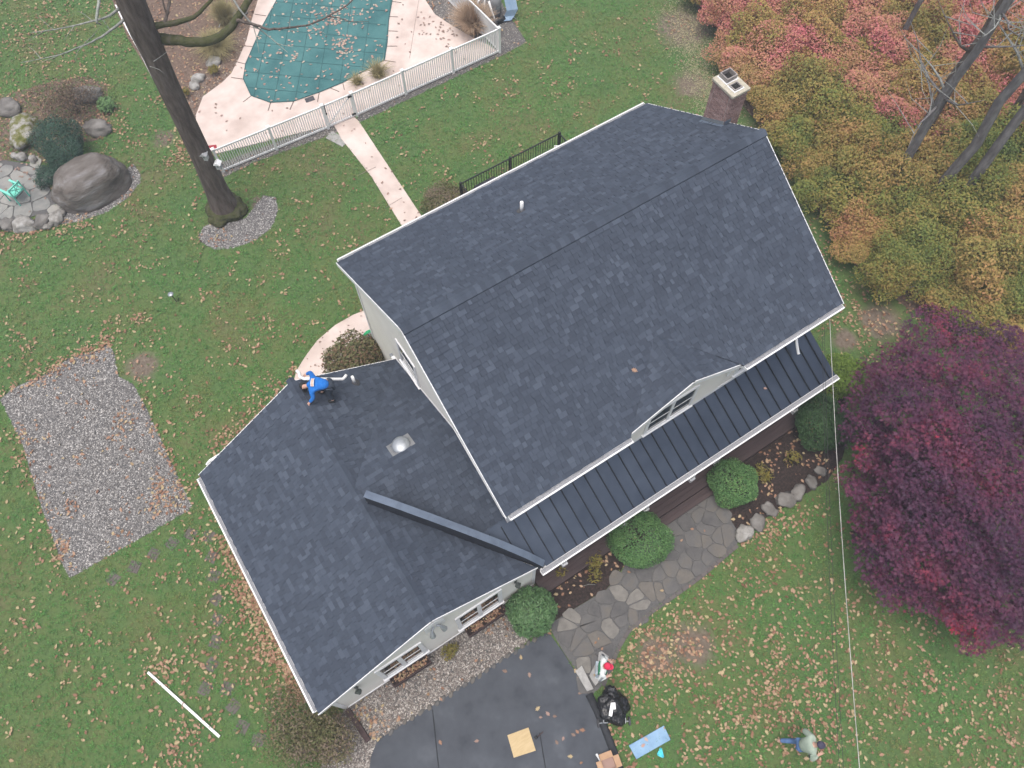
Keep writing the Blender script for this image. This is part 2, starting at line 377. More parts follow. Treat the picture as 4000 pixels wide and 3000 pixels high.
def lawn_material():
    mt = bpy.data.materials.new('lawn'); mt.use_nodes = True
    N, L = mt.node_tree.nodes, mt.node_tree.links; bs = N['Principled BSDF']
    bs.inputs['Roughness'].default_value = .95; bs.inputs['Specular IOR Level'].default_value = .1
    geo = N.new('ShaderNodeNewGeometry')
    def nz(sc, det=3):
        n = N.new('ShaderNodeTexNoise'); n.inputs['Scale'].default_value = sc; n.inputs['Detail'].default_value = det
        n.inputs['Roughness'].default_value = .65; L.new(geo.outputs['Position'], n.inputs['Vector']); return n.outputs['Fac']
    def ramp(f, cs):
        r = N.new('ShaderNodeValToRGB'); e = r.color_ramp.elements
        e[0].position, e[0].color = cs[0][0], (*cs[0][1], 1); e[1].position, e[1].color = cs[-1][0], (*cs[-1][1], 1)
        for p, c in cs[1:-1]: x = e.new(p); x.color = (*c, 1)
        L.new(f, r.inputs[0]); return r.outputs[0]
    def mix(f, a, b, mode='MIX'):
        x = N.new('ShaderNodeMix'); x.data_type = 'RGBA'; x.blend_type = mode
        if isinstance(f, float): x.inputs[0].default_value = f
        else: L.new(f, x.inputs[0])
        L.new(a, x.inputs[6]); L.new(b, x.inputs[7]); return x.outputs[2]
    big = ramp(nz(.32, 4), [(.32, (.165,.135,.075)), (.42, (.135,.155,.060)), (.52, (.092,.165,.052)), (.62, (.070,.150,.052)), (.72, (.110,.190,.056))])
    fine = ramp(nz(9, 5), [(.30, (.055,.058,.030)), (.5, (.085,.125,.046)), (.7, (.125,.165,.062))])
    c = mix(.55, big, fine)
    # worn earth patches with shapes of their own
    soil = ramp(nz(7, 3), [(.3, (.115,.088,.066)), (.7, (.20,.165,.13))])
    mask = None
    for (px, py, r) in [(555,1435,.75), (2670,110,1.6), (2700,330,1.0), (3440,1260,1.0), (3560,1140,.6), (2700,2520,.9), (2560,2560,.8), (3300,1330,.6), (640,540,.6), (1010,790,.4)]:
        p = P(px, py)
        d = N.new('ShaderNodeVectorMath'); d.operation = 'DISTANCE'; L.new(geo.outputs['Position'], d.inputs[0]); d.inputs[1].default_value = p
        k = N.new('ShaderNodeMapRange'); k.inputs[1].default_value = r*1.25; k.inputs[2].default_value = r*.25; L.new(d.outputs['Value'], k.inputs[0])
        if mask is None: mask = k.outputs[0]
        else:
            a = N.new('ShaderNodeMath'); a.operation = 'MAXIMUM'; L.new(mask, a.inputs[0]); L.new(k.outputs[0], a.inputs[1]); mask = a.outputs[0]
    nn = nz(1.6, 4)
    a = N.new('ShaderNodeMath'); a.operation = 'ADD'; L.new(mask, a.inputs[0]); L.new(nn, a.inputs[1])
    k = N.new('ShaderNodeMapRange'); k.inputs[1].default_value = .78; k.inputs[2].default_value = 1.25; L.new(a.outputs[0], k.inputs[0])
    c = mix(k.outputs[0], c, soil)
    L.new(c, bs.inputs['Base Color'])
    bp = N.new('ShaderNodeBump'); bp.inputs['Strength'].default_value = .8; bp.inputs['Distance'].default_value = .03
    L.new(nz(45, 3), bp.inputs['Height']); L.new(bp.outputs[0], bs.inputs['Normal'])
    return mt
mat['lawn'] = lawn_material()

# ------------------------------------------------------------------ ground and paved surfaces
tag(MB().add([(-420,-420,0),(420,-420,0),(420,420,0),(-420,420,0)], [(0,1,2,3)]).build('lawn', mat['lawn']), kind='structure')
def sheet(name, pts, m, z, parent=None):
    o = MB().prism(pts, z-.05, z).build(name, m, parent)
    if parent is None: tag(o, kind='structure')
    return o
GR_BIG = poly([(0,1560),(60,1512),(180,1462),(270,1400),(380,1368),(425,1342),(448,1385),(462,1470),(520,1500),(575,1600),(650,1765),(752,1985),(690,2022),(480,2140),(275,2258),(240,2195),(150,1945),(90,1740),(25,1610)])
GR_TREE = poly([(775,925),(795,888),(850,860),(900,868),(962,852),(1000,800),(1030,765),(1078,772),(1086,822),(1062,888),(1000,938),(910,970),(835,976),(785,945)])
GR_BOULD = poly([(225,835),(330,770),(450,700),(520,640),(548,680),(548,712),(500,772),(420,828),(300,868),(245,875)])
GR_FENCE = poly([(850,640),(1300,475),(1325,515),(1000,632),(872,694)])
GR_FENCE2 = poly([(1380,440),(1930,185),(1880,60),(1830,-60),(1920,-60),(1985,55),(2058,165),(1960,218),(1405,478)])
GR_GAR = poly([(1345,2770),(2084,2282),(2135,2440),(2000,2552),(1860,2645),(1720,2738),(1600,2812),(1475,2892),(1448,2960),(1440,3060),(1230,3060),(1290,2900)])
GR_POOLR = poly([(1662,-60),(1668,30),(1700,62),(1770,108),(1850,155),(1900,170),(1880,60),(1820,-60)])
BED_POOL = poly([(400,-120),(445,20),(500,150),(570,260),(640,380),(700,480),(830,610),(790,560),(765,510),(768,450),(800,375),(870,325),(905,290),(935,230),(965,160),(985,80),(1010,0),(1050,-120)])
BED_PATIO = poly([(-120,640),(0,625),(110,632),(215,640),(300,560),(400,545),(430,480),(420,330),(330,300),(200,320),(60,360),(-120,400)])
DECK = poly([(840,604),(795,565),(765,512),(768,450),(795,380),(870,325),(905,290),(935,230),(965,160),(985,80),(1010,0),(1075,-150),(1640,-150),(1660,0),(1700,60),(1770,106),(1850,152),(1910,180),(1945,205),(1395,455),(1300,490)])
PATH = poly([(1306,492),(1380,456),(1402,476),(1520,655),(1648,848),(1575,892),(1450,690),(1335,545)])
PATH2 = poly([(1575,892),(1648,848),(1700,950),(1500,1215),(1452,1330),(1360,1370),(1290,1440),(1262,1500),(1140,1520),(1160,1448),(1195,1392),(1240,1332),(1310,1272),(1380,1232),(1430,1212)])
PATIO = poly([(-150,640),(0,625),(105,640),(190,655),(195,740),(215,790),(240,838),(150,842),(60,862),(-150,880)])
DRIVE = poly([(2142,2470),(2200,2548),(2245,2622),(2296,2706),(2330,2775),(2362,2850),(2398,2945),(2430,3040),(2500,3300),(1350,3300),(1440,3060),(1448,2960),(1475,2892),(1600,2812),(1720,2738),(1860,2645),(2000,2552),(2100,2490)])
MULCH = poly([(2090,2290),(2120,2262),(2300,2146),(2580,1960),(2620,2015),(2560,2060),(2470,2140),(2420,2240),(2370,2300),(2142,2440)])
MULCH2 = poly([(2740,1850),(3270,1490),(3330,1640),(3290,1790),(3230,1880),(3050,1990),(2880,2085),(2800,1950)])
FLAG = poly([(2140,2442),(2370,2302),(2425,2240),(2475,2140),(2565,2055),(2762,1905),(2805,1955),(2895,2098),(2872,2135),(2740,2245),(2640,2318),(2545,2385),(2455,2455),(2415,2520),(2380,2600),(2348,2682),(2305,2722),(2250,2620),(2200,2545)])
sheet('gravel_bed', GR_BIG, mat['gravelbase'], .010)
sheet('gravel_bed', GR_TREE, mat['gravelbase'], .014)
sheet('gravel_bed', GR_BOULD, mat['gravelbase'], .012)
sheet('gravel_strip', GR_FENCE, mat['gravelbase'], .009)
sheet('gravel_strip', GR_FENCE2, mat['gravelbase'], .009)
sheet('gravel_bed', GR_GAR, mat['gravelbase'], .010)
sheet('gravel_bed', GR_POOLR, mat['gravelbase'], .016)
sheet('planting_bed', BED_POOL, mat['bedsoil'], .020)
sheet('planting_bed', BED_PATIO, mat['bedsoil'], .008)
sheet('mulch_bed', MULCH, mat['mulch'], .020)
sheet('mulch_bed', MULCH2, mat['mulch'], .020)
deck_o = sheet('pool_deck', DECK, mat['pink'], .055)
sheet('garden_path', PATH, mat['pink'], .048)
sheet('house_path', PATH2, mat['pink'], .042)
sheet('driveway', DRIVE, mat['asphalt'], .030)
# control joints of the concrete, cut as fine recessed dark strips laid flush
def strip(name, a, b, w, m, z, parent=None, h=.004):
    return MB().bar((a[0],a[1],z), (b[0],b[1],z), w, h).build(name, m, parent)
mat['seam'] = M('joint_line', [(.20,.15,.13),(.28,.22,.19)], 9, .95)
mat['tar'] = M('asphalt_seam', [(.018,.019,.022),(.03,.032,.035)], 9, .9)
for a, b in [((1397,690),(1470,655)),((1510,812),(1572,775)),((1637,0),(1600,232))]:
    tag(strip('concrete_joint', PXY(*a), PXY(*b), .018, mat['seam'], .057), kind='structure')
for a, b in [((1690,2772),(1716,3020)),((2108,2862),(2134,3020))]:
    tag(strip('asphalt_seam', PXY(*a), PXY(*b), .030, mat['tar'], .033), kind='structure')

# ------------------------------------------------------------------ the house
SP = .6
house = empty('house', (8, 9, 0), label='cream house with dark blue-grey shingle roofs, garage wing and metal porch roof', cat='house')
HI = Matrix.Translation((-8, -9, 0))
def HB(mb, name, m, parent=None, **k):       # build house piece in world coordinates
    par = parent or house
    o = mb.build(name, m, None, **k); o.parent = par
    o.matrix_parent_inverse = HI if par is house else Matrix.Identity(4)
    return o
MX0, MX1, MYR, MZR, MYF, MYB = 2.86, 14.66, 9.65, 8.20, 4.93, 14.37
MZE = MZR - SP*(MYR-MYF)
WXR, WZR, WXL, WXE, WY0, WY1 = -.08, 4.75, -3.82, 3.12, 3.85, 11.87
WZL, WZE = WZR-.602*(WXR-WXL), WZR-.602*(WXE-WXR)
CY, CS = 8.0, .53                               # cross gable ridge and slope
# walls
def gable_prism_x(mb, x0, x1, yf, yb, ym, ze_f, ze_b, zt):   # pentagon in y-z, extruded along x
    pr = [(yf,0),(yb,0),(yb,ze_b),(ym,zt),(yf,ze_f)]
    n = 5; vs = [(x0,y,z) for y,z in pr]+[(x1,y,z) for y,z in pr]
    return mb.add(vs, [tuple(range(n-1,-1,-1)), tuple(range(n,2*n))]+[(i,(i+1)%n,n+(i+1)%n,n+i) for i in range(n)])
HB(gable_prism_x(MB(), 3.12, 14.40, 5.30, 14.05, MYR, MZR-SP*(MYR-5.30)-.16, MZR-SP*(14.05-MYR)-.16, MZR-.16), 'wall', mat['wall'])
wm = MB(); pr = [(-3.50,0),(3.20,0),(3.20,2.60),(WXR,WZR-.14),(-3.50,WZR-.602*3.42-.14)]
wm.add([(x,3.97,z) for x,z in pr]+[(x,11.72,z) for x,z in pr], [(0,1,2,3,4),(9,8,7,6,5)]+[((i+1)%5,i,5+i,5+(i+1)%5) for i in range(5)])
HB(wm, 'wing_wall', mat['wall'])

def slab(name, pts, n, t=.11, parent=None):
    return HB(MB().prism3(pts, Vector(n).normalized()*-t), name, mat['shingle_base'], parent)
nF, nB = Vector((0,-SP,1)).normalized(), Vector((0,SP,1)).normalized()
mz = lambda y: MZR - SP*abs(y-MYR)
DX, DZ, DS, DYF = 8.88, 6.45, .57, 5.02         # dormer ridge x, ridge z, slope, face edge
DX0, DX1 = DX-1.98, DX+1.98
dorm_y = lambda z: MYR-(MZR-z)/SP
yv = dorm_y(DZ); yv0 = 5.06
main_roof = slab('main_roof', [(MX0,MYR,MZR),(MX0,MYB,mz(MYB)),(MX1,MYB,mz(MYB)),(MX1,MYR,MZR)], nB)
front_pieces = [[(MX0,MYR),(MX0,MYF),(DX0,MYF),(DX0,MYR)], [(DX0,MYR),(DX0,MYF+.02),(DX,yv),(DX,MYR)], [(DX,MYR),(DX,yv),(DX1,MYF+.02),(DX1,MYR)], [(DX1,MYR),(DX1,MYF),(MX1,MYF),(MX1,MYR)]]
fm = MB()
for pc in front_pieces: fm.prism3([(x,y,mz(y)) for x,y in pc], nF*-.11)
HB(fm, 'main_roof', mat['shingle_base'])
# wing roof
wz = lambda x: WZR-.602*abs(x-WXR)
nWL, nWR = Vector((-.602,0,1)).normalized(), Vector((.602,0,1)).normalized()
wing_roof = slab('wing_roof', [(WXR,WY0,WZR),(WXL,WY0,WZL),(WXL,WY1,WZL),(WXR,WY1,WZR)], nWL)
CA, CB_ = (0.02, 7.50), (3.20, 3.83)            # curb line on the wing slope
wr_front = [(WXR,CA[1]),(WXR,WY0),(3.17,WY0),CA]
wr_mid = [(WXR,CY),(WXR,CA[1]),CA]
wr_back = [(WXR,WY1),(WXR,CY),(3.12,WY1)]
fm = MB()
for pc in (wr_front, wr_mid, wr_back): fm.prism3([(x,y,wz(x)) for x,y in pc], nWR*-.11)
HB(fm, 'wing_roof', mat['shingle_base'])
# cross gable between wing and main wall
cz = lambda y: WZR-(CS*(CY-y) if y < CY else .495*(y-CY))
cb_back = [(WXR,CY),(3.12,CY),(3.12,WY1)]
cb_front = [(WXR,CY),(CA[0],CA[1]),(1.85,5.40),(3.14,5.40),(3.14,CY)]
nCB, nCF = Vector((0,.495,1)).normalized(), Vector((0,-CS,1)).normalized()
fm = MB().prism3([(x,y,cz(y)) for x,y in cb_back], nCB*-.08)
fm.prism3([(x,y,cz(y)) for x,y in cb_front], nCF*-.08)
HB(fm, 'saddle_roof', mat['shingle_base'])

# shingles ---------------------------------------------------------------------------------
WIDTHS = [.10,.125,.15,.18,.21,.26]
EXP = .145
tab_me = {}
def tab_mesh(wi, ti):
    if (wi,ti) not in tab_me:
        w = WIDTHS[wi]-.004; h1 = (.018,.031)[ti]; e = EXP
        mb = MB().add([(0,0,.003),(w,0,.003),(w,-e,h1),(0,-e,h1),(w,-e,-.002),(0,-e,-.002),(0,0,-.002),(w,0,-.002)],
                      [(3,2,1,0),(5,4,2,3),(0,6,5,3),(1,2,4,7)])
        tab_me[(wi,ti)] = mb.mesh('shingle', mat['shingle'])
    return tab_me[(wi,ti)]
def shingles(O, ex, dn, polys, smax, tmax, seed, parent, pick=None, limit=0, name='shingles', smin=0.0):
    rg = random.Random(seed); O = Vector(O); ex = Vector(ex).normalized(); dn = Vector(dn).normalized(); n = ex.cross(-dn).normalized()
    mb = MB(); cnt = 0; rows = int(math.ceil(tmax/EXP))
    R4 = Matrix((( ex.x,-dn.x,n.x,0),(ex.y,-dn.y,n.y,0),(ex.z,-dn.z,n.z,0),(0,0,0,1)))
    for r in range(rows):
        t0, t1 = r*EXP, (r+1)*EXP; s = smin - rg.uniform(0,.34)
        while s < smax:
            wi = rg.randrange(6); ti = 1 if rg.random() < .45 else 0
            w = WIDTHS[wi]; rect = [(s,t0),(s+w-.004,t0),(s+w-.004,t1),(s,t1)]
            for cv in polys:
                c = clip_convex(rect, cv)
                if len(c) < 3: continue
                full = len(c) == 4 and abs(sum(c[i][0]*c[(i+1)%4][1]-c[(i+1)%4][0]*c[i][1] for i in range(4))/2) > .999*(w-.004)*EXP
                if full and cnt < limit and pick and pick(s,t0):
                    o = inst('shingle', tab_mesh(wi,ti), parent); cnt += 1
                    mm = R4.copy(); p = O + ex*s + dn*t0; mm.translation = p
                    o.matrix_parent_inverse = HI if parent is house else Matrix.Identity(4)
                    o.matrix_basis = mm
                    continue
                h1 = (.018,.031)[ti]; h = lambda t: .003+(h1-.003)*(t-t0)/EXP
                k = len(c)
                ar = sum(c[i][0]*c[(i+1)%k][1]-c[(i+1)%k][0]*c[i][1] for i in range(k))
                if ar > 0: c = c[::-1]
                top = [O+ex*a+dn*b+n*h(b) for a,b in c]; bot = [O+ex*a+dn*b-n*.002 for a,b in c]
                mb.add(top+bot, [tuple(range(k))]+[((i+1)%k,i,k+i,k+(i+1)%k) for i in range(k)])
            s += w
    if mb.v:
        o = HB(mb, name, mat['shingle'], parent); tag(o, kind='stuff')
L1 = math.hypot(1, SP)
toF = lambda pc: [(x-MX0, (MYR-y)*L1) for x,y in pc]
shingles((MX0,MYR,MZR), (1,0,0), (0,-1,-SP), [toF(p) for p in front_pieces], MX1-MX0, (MYR-MYF)*L1, 11, house,
         pick=lambda s,t: t > 2.6 and s < 8.0, limit=300)
shingles((MX1,MYR,MZR), (-1,0,0), (0,1,-SP), [[(0,0),(MX1-MX0,0),(MX1-MX0,(MYB-MYR)*L1),(0,(MYB-MYR)*L1)]], MX1-MX0, (MYB-MYR)*L1, 12, house)
L2 = math.hypot(1,.602)
shingles((WXR,WY1,WZR), (0,-1,0), (-1,0,-.602), [[(0,0),(WY1-WY0,0),(WY1-WY0,(WXR-WXL)*L2),(0,(WXR-WXL)*L2)]], WY1-WY0, (WXR-WXL)*L2, 13, house)
toWR = lambda pc: [(y-WY0, (x-WXR)*L2) for x,y in pc]
shingles((WXR,WY0,WZR), (0,1,0), (1,0,-.602), [toWR(wr_front), toWR(wr_mid), toWR(wr_back)], WY1-WY0, 3.3*L2, 14, house)
L3, L4 = math.hypot(1,.495), math.hypot(1,CS)
shingles((3.14,CY,WZR), (-1,0,0), (0,1,-.495), [[(3.14-x,(y-CY)*L3) for x,y in cb_back]], 3.3, 4*L3, 15, house)
shingles((WXR,CY,WZR), (1,0,0), (0,-1,-CS), [[(x-WXR,(CY-y)*L4) for x,y in cb_front]], 3.3, 2.65*L4, 16, house)
# dormer -----------------------------------------------------------------------------------
DYW = 5.26
dw = MB(); zlow = DZ-DS*1.85-.1
pr = [(DX-1.85,2.6),(DX+1.85,2.6),(DX+1.85,zlow),(DX,DZ-.1),(DX-1.85,zlow)]
dw.add([(x,DYW,z) for x,z in pr]+[(x,6.6,z) for x,z in pr], [(0,1,2,3,4),(9,8,7,6,5)]+[((i+1)%5,i,5+i,5+(i+1)%5) for i in range(5)])
HB(dw, 'dormer_wall', mat['wall'])
dl = [(DX,DYF),(DX0,DYF),(DX0,yv0),(DX,yv)]; dr = [(2*DX-x,y) for x,y in dl]
dz = lambda x: DZ-DS*abs(x-DX)
nDL, nDR = Vector((-DS,0,1)).normalized(), Vector((DS,0,1)).normalized()
fm = MB().prism3([(x,y,dz(x)+.012) for x,y in dl], nDL*-.09); fm.prism3([(x,y,dz(x)+.012) for x,y in dr], nDR*-.09)
HB(fm, 'dormer_roof', mat['shingle_base'])
L5 = math.hypot(1,DS)
shingles((DX,7.0,DZ+.012), (0,-1,0), (-1,0,-DS), [[(7.0-y,(DX-x)*L5) for x,y in dl]], 2.2, 1.98*L5, 17, house)
shingles((DX,DYF,DZ+.012), (0,1,0), (1,0,-DS), [[(y-DYF,(x-DX)*L5) for x,y in dr]], 2.2, 1.98*L5, 18, house)
# ridge caps ---------------------------------------------------------------------------------
def cap_mesh(w, sl, e, h):
    mb = MB(); d = w/math.hypot(1,sl); zz = sl*d
    for z0, z1 in ((h,h+.012),):
        mb.add([(0,-d,-zz+z0),(0,0,z0),(0,d,-zz+z0),(e,-d,-zz+z1),(e,0,z1),(e,d,-zz+z1),(e,-d,-zz-.01),(e,d,-zz-.01),(0,-d,-zz-.01),(0,d,-zz-.01),(e,0,z0-.03)],
               [(0,3,4,1),(1,4,5,2),(3,6,10,4),(4,10,7,5),(0,8,6,3),(2,5,7,9)])
    return mb.mesh('ridge_cap', mat['shingle'])
cm = cap_mesh(.17, SP, .145, .045)
n = int((MX1-MX0)/.145)
for i in range(n+1):
    o = inst('ridge_cap', cm, house, loc=(MX0-.01+i*.1445-8, MYR-9, MZR))
cm2 = cap_mesh(.14, DS, .145, .028)
for i in range(int((yv-DYF)/.145)):
    o = inst('ridge_cap', cm2, house, loc=(DX-8, yv-.1-i*.145-9, DZ+.012)); o.rotation_euler = (0,0,-math.pi/2)
cm3 = cap_mesh(.14, .6, .145, .022)
for i in range(int((WY1-WY0)/.145)+1):
    o = inst('ridge_cap', cm3, house, loc=(WXR-8, WY0-.005+i*.1455-9, WZR)); o.rotation_euler = (0,0,math.pi/2)
# raised diverter curb in the front valley -----------------------------------------------------
def on_wing(px, py):
    d = ray(px,py); k = (WZR+.602*WXR-CAMH)/(d.z+.602*d.x); return CAM+d*k
def z_at(x, y, py, lo, hi):
    for _ in range(40):
        m_ = (lo+hi)/2; d = Vector((x,y,m_))-CAM
        if 1500-FPX*d.dot(CU)/d.dot(CF) > py: lo = m_
        else: hi = m_
    return (lo+hi)/2
cbase = [on_wing(*q) for q in ((1437,1966),(1560,2014),(1680,2058),(1820,2108),(1951,2158),(2060,2196),(2122,2219))]
ctop = [z_at(p.x,p.y,py,p.z-.1,p.z+1.5) for p,py in zip(cbase,(1938,1981,2026,2080,2132,2180,2211))]
sd_c = Vector((.755,.655,0)); CWID = .16
cu = MB(); cc = MB(); cfm = MB()
for i in range(len(cbase)-1):
    p, q = cbase[i], cbase[i+1]; hp, hq = ctop[i], ctop[i+1]
    def col4(v, h): return [Vector((v.x,v.y,v.z-.3)), Vector((v.x,v.y,h)), Vector((v.x,v.y,h-.05))+sd_c*CWID, Vector((v.x,v.y,v.z-.6))+sd_c*CWID]
    A, B = col4(p,hp), col4(q,hq)
    cu.add(A+B, [(0,4,5,1),(2,6,7,3),(1,5,6,2)]+([(0,1,2,3)] if i == 0 else [])+([(7,6,5,4)] if i == len(cbase)-2 else []))
    up_ = Vector((0,0,.014))
    cc.prism3([A[1]+up_-sd_c*.03, B[1]+up_-sd_c*.03, B[2]+up_+sd_c*.02, A[2]+up_+sd_c*.02], (0,0,-.012))
    cfm.prism3([A[1]-sd_c*.008-Vector((0,0,.5*(hp-p.z)+.2)), B[1]-sd_c*.008-Vector((0,0,.5*(hq-q.z)+.2)), B[1]-sd_c*.008-Vector((0,0,.03)), A[1]-sd_c*.008-Vector((0,0,.03))], sd_c*.006)
HB(cu, 'valley_curb', mat['curb_face']); HB(cc, 'curb_cap', mat['flash'])
# metal porch roof -----------------------------------------------------------------------------
PYT, PZT, PYG, PZG, PX1 = 5.40, 3.37, 3.76, 2.66, 14.60
pz = lambda y: PZT-(PZT-PZG)*(PYT-y)/(PYT-PYG)
PXL = lambda y: CA[0]+(CB_[0]-CA[0])*(CA[1]-y)/(CA[1]-CB_[1])+.20
seams = [14.35-.4093*i for i in range(30)]
edges = sorted([x for x in seams if x > PXL(PYT)+.1]) + [PX1]
prev = None
pr_n = Vector((0,-(PZT-PZG),PYT-PYG)).normalized()
porch = HB(MB().prism3([(PXL(PYT),PYT,PZT-.012),(PXL(PYG),PYG,PZG-.012),(PX1-.01,PYG,PZG-.012),(PX1-.01,PYT,PZT-.012)], pr_n*-.10), 'porch_roof', mat['flash_dark'])
fullp = [(x,y) for x,y in ((PXL(PYT),PYT),(PXL(PYG),PYG),(PX1,PYG),(PX1,PYT))]
xs = [1.4] + edges
for i in range(len(xs)-1):
    c = clip_convex([(xs[i]+.002,PYG),(xs[i+1]-.002,PYG),(xs[i+1]-.002,PYT),(xs[i]+.002,PYT)], fullp)
    if len(c) < 3: continue
    HB(MB().prism3([(x,y,pz(y)) for x,y in c], pr_n*-.010), 'roof_panel', mat['metalroof'], porch)
for x in xs[1:-1]:
    yt = PYT-.13; yb = PYG+.01
    if x < PXL(PYG)+.05:
        yb = CA[1]-(x-.24-CA[0])*(CA[1]-CB_[1])/(CB_[0]-CA[0])
    if yt-yb < .1: continue
    HB(MB().bar((x,yt,pz(yt)+.022), (x,yb,pz(yb)+.022), .027, .048), 'seam', mat['seamblack'], porch)
HB(MB().bar((3.2,PYT-.055,pz(PYT-.055)+.025), (14.5,PYT-.055,pz(PYT-.055)+.025), .13, .018, up=pr_n), 'apron_flashing', mat['metalroof'], porch)
# trims, gutters, downspouts ----------------------------------------------------------------------
def gutter(name, a, b, out, w=.13, h=.10, guard=None, parent=None):
    a, b, out = Vector(a), Vector(b), Vector(out); mb = MB(); up = Vector((0,0,1))
    if guard is None: guard = mat['gutterguard']
    for off, zz, ww, hh in ((w, 0, .012, h), (w/2, -h/2, w, .008), (0, 0, .010, h)):
        c = (a+b)/2 + out*off + up*zz
        mb.obox(c, (b-a)/2, out*(ww/2), up*(hh/2))
    mb.obox((a+b)/2+out*w+up*(h/2), (b-a)/2, out*.020, up*.006)
    for e in (a, b): mb.obox(e+out*(w/2), (b-a).normalized()*.005, out*(w/2), up*(h/2))
    o = HB(mb, name, mat['white'], parent)
    if guard:
        HB(MB().obox((a+b)/2+out*(w/2)+up*(h/2-.004), (b-a)/2*.998, out*(w/2-.012), up*.004), 'gutter_guard', guard, o if parent else None)
    return o
gutter('gutter', (MX0+.06,MYF-.005,MZE-.06), (DX0-.02,MYF-.005,MZE-.06), (0,-1,0))
gutter('gutter', (DX1+.02,MYF-.005,MZE-.06), (MX1-.06,MYF-.005,MZE-.06), (0,-1,0))
gutter('gutter', (MX0+.06,MYB+.005,MZE-.06), (MX1-.06,MYB+.005,MZE-.06), (0,1,0), w=.11)
gutter('gutter', (3.22,PYG-.012,PZG-.05), (PX1+.02,PYG-.012,PZG-.05), (0,-1,0), w=.15, h=.11, guard=mat['gutterguard'])
gutter('gutter', (WXL-.006,WY0+.10,WZL-.06), (WXL-.006,WY1-.10,WZL-.06), (-1,0,0), w=.11)
def trim(name, a, b, w, h, up=(0,0,1), m=None): return HB(MB().bar(a,b,w,h,up), name, m or mat['white'])
# rake boards
for x, nm in ((MX0-.012,'rake_board'),(MX1+.012,'rake_board')):
    for ye in (MYF, MYB):
        trim(nm, (x,MYR,MZR-.075), (x,ye,mz(ye)-.075), .022, .15, up=(0,0,1))
for y in (WY0-.012, WY1+.012):
    trim('rake_board', (WXR,y,WZR-.08), (WXL,y,WZL-.08), .022, .15)
    trim('rake_board', (WXR,y,WZR-.08), (3.16,y,wz(3.16)-.08), .022, .15)
for sgn in (-1,1):
    trim('rake_board', (DX,DYF-.012,DZ-.08), (DX+sgn*1.98,DYF-.012,dz(DX+1.98)-.08), .022, .17)
HB(MB().prism3([(DX-1.9,DYF+.01,dz(DX+1.9)-.09),(DX,DYF+.01,DZ-.09),(DX,DYW,DZ-.09),(DX-1.9,DYW,dz(DX+1.9)-.09)], (0,0,-.02)), 'soffit', mat['white'])
HB(MB().prism3([(DX+1.9,DYF+.01,dz(DX+1.9)-.09),(DX,DYF+.01,DZ-.09),(DX,DYW,DZ-.09),(DX+1.9,DYW,dz(DX+1.9)-.09)], (0,0,-.02)), 'soffit', mat['white'])
# fascias and frieze
for x0, x1 in ((MX0+.02,DX0),(DX1,MX1-.02)):
    HB(MB().box(x0,x1,MYF+.02,MYF+.045,MZE-.20,MZE-.03), 'fascia', mat['white'])
    HB(MB().box(max(x0,3.1),min(x1,14.4),MYF+.046,5.30,MZE-.21,MZE-.18), 'soffit', mat['white'])
HB(MB().box(MX0+.02,MX1-.02,MYB-.045,MYB-.02,MZE-.20,MZE-.03), 'fascia', mat['white'])
HB(MB().box(WXL+.02,WXL+.045,WY0+.02,WY1-.02,WZL-.19,WZL-.04), 'fascia', mat['white'])
HB(MB().box(3.25,PX1,PYG+.01,PYG+.035,PZG-.22,PZG-.03), 'fascia', mat['white'])
# corner boards
for x0,x1,y0,y1,z1 in ((3.095,3.20,5.275,5.29,5.2),(14.32,14.425,5.275,5.29,5.2),(3.095,3.11,13.95,14.075,5.2),(3.10,3.118,5.29,5.40,5.2),
                       (-3.525,-3.40,3.945,3.965,2.45),(-3.525,-3.505,3.966,4.08,2.45),(3.12,3.225,3.945,3.965,2.55),(3.205,3.225,3.966,4.2,2.5)):
    HB(MB().box(x0,x1,y0,y1,0.02,z1), 'corner_board', mat['white'])
HB(MB().box(-3.51,3.21,3.935,3.962,.03,.14), 'base_trim', mat['white'])
HB(MB().box(3.22,14.40,5.255,5.285,PZT-.02,PZT+.14), 'wall_trim', mat['white'])
# step flashing trim where the saddle roof meets the main wall
for y0, y1 in ((11.85,8.02),(8.02,5.45)):
    HB(MB().bar((3.095,y0,cz(y0)+.06),(3.095,y1,cz(y1)+.06),.02,.09), 'wall_trim', mat['white'])
# gutter end kick at the back corner, white with a grey outlet
HB(MB().box(3.0,3.11,11.80,12.02,2.70,2.84), 'gutter_end', mat['white'])
HB(MB().box(3.01,3.10,12.021,12.16,2.71,2.82), 'gutter_outlet', mat['lightmetal'])
def downspout(pts, r=.045, parent=None): return HB(MB().tube(pts, r, 8), 'downspout', mat['white'])
downspout([(13.92,4.86,MZE-.12),(13.92,5.0,MZE-.3),(13.86,5.2,4.6),(13.80,5.22,3.72),(13.74,5.02,3.52),(13.70,4.82,3.34)])
downspout([(6.80,4.86,MZE-.10),(6.86,5.02,MZE-.2),(6.92,5.20,4.9),(6.92,5.22,4.3)], .04)
downspout([(10.98,4.86,MZE-.10),(10.90,5.02,MZE-.2),(10.84,5.20,4.9),(10.84,5.22,4.3)], .04)
downspout([(-3.9,11.3,WZL-.1),(-3.75,11.45,2.2),(-3.56,11.5,1.9),(-3.56,11.5,.1)])
p0 = P(835,1790,2.6); 
HB(MB().tube([(-2.95,12.0,2.75),(-3.35,12.05,2.62),(-3.5,12.05,2.5)], .04, 8), 'downspout', mat['white'])
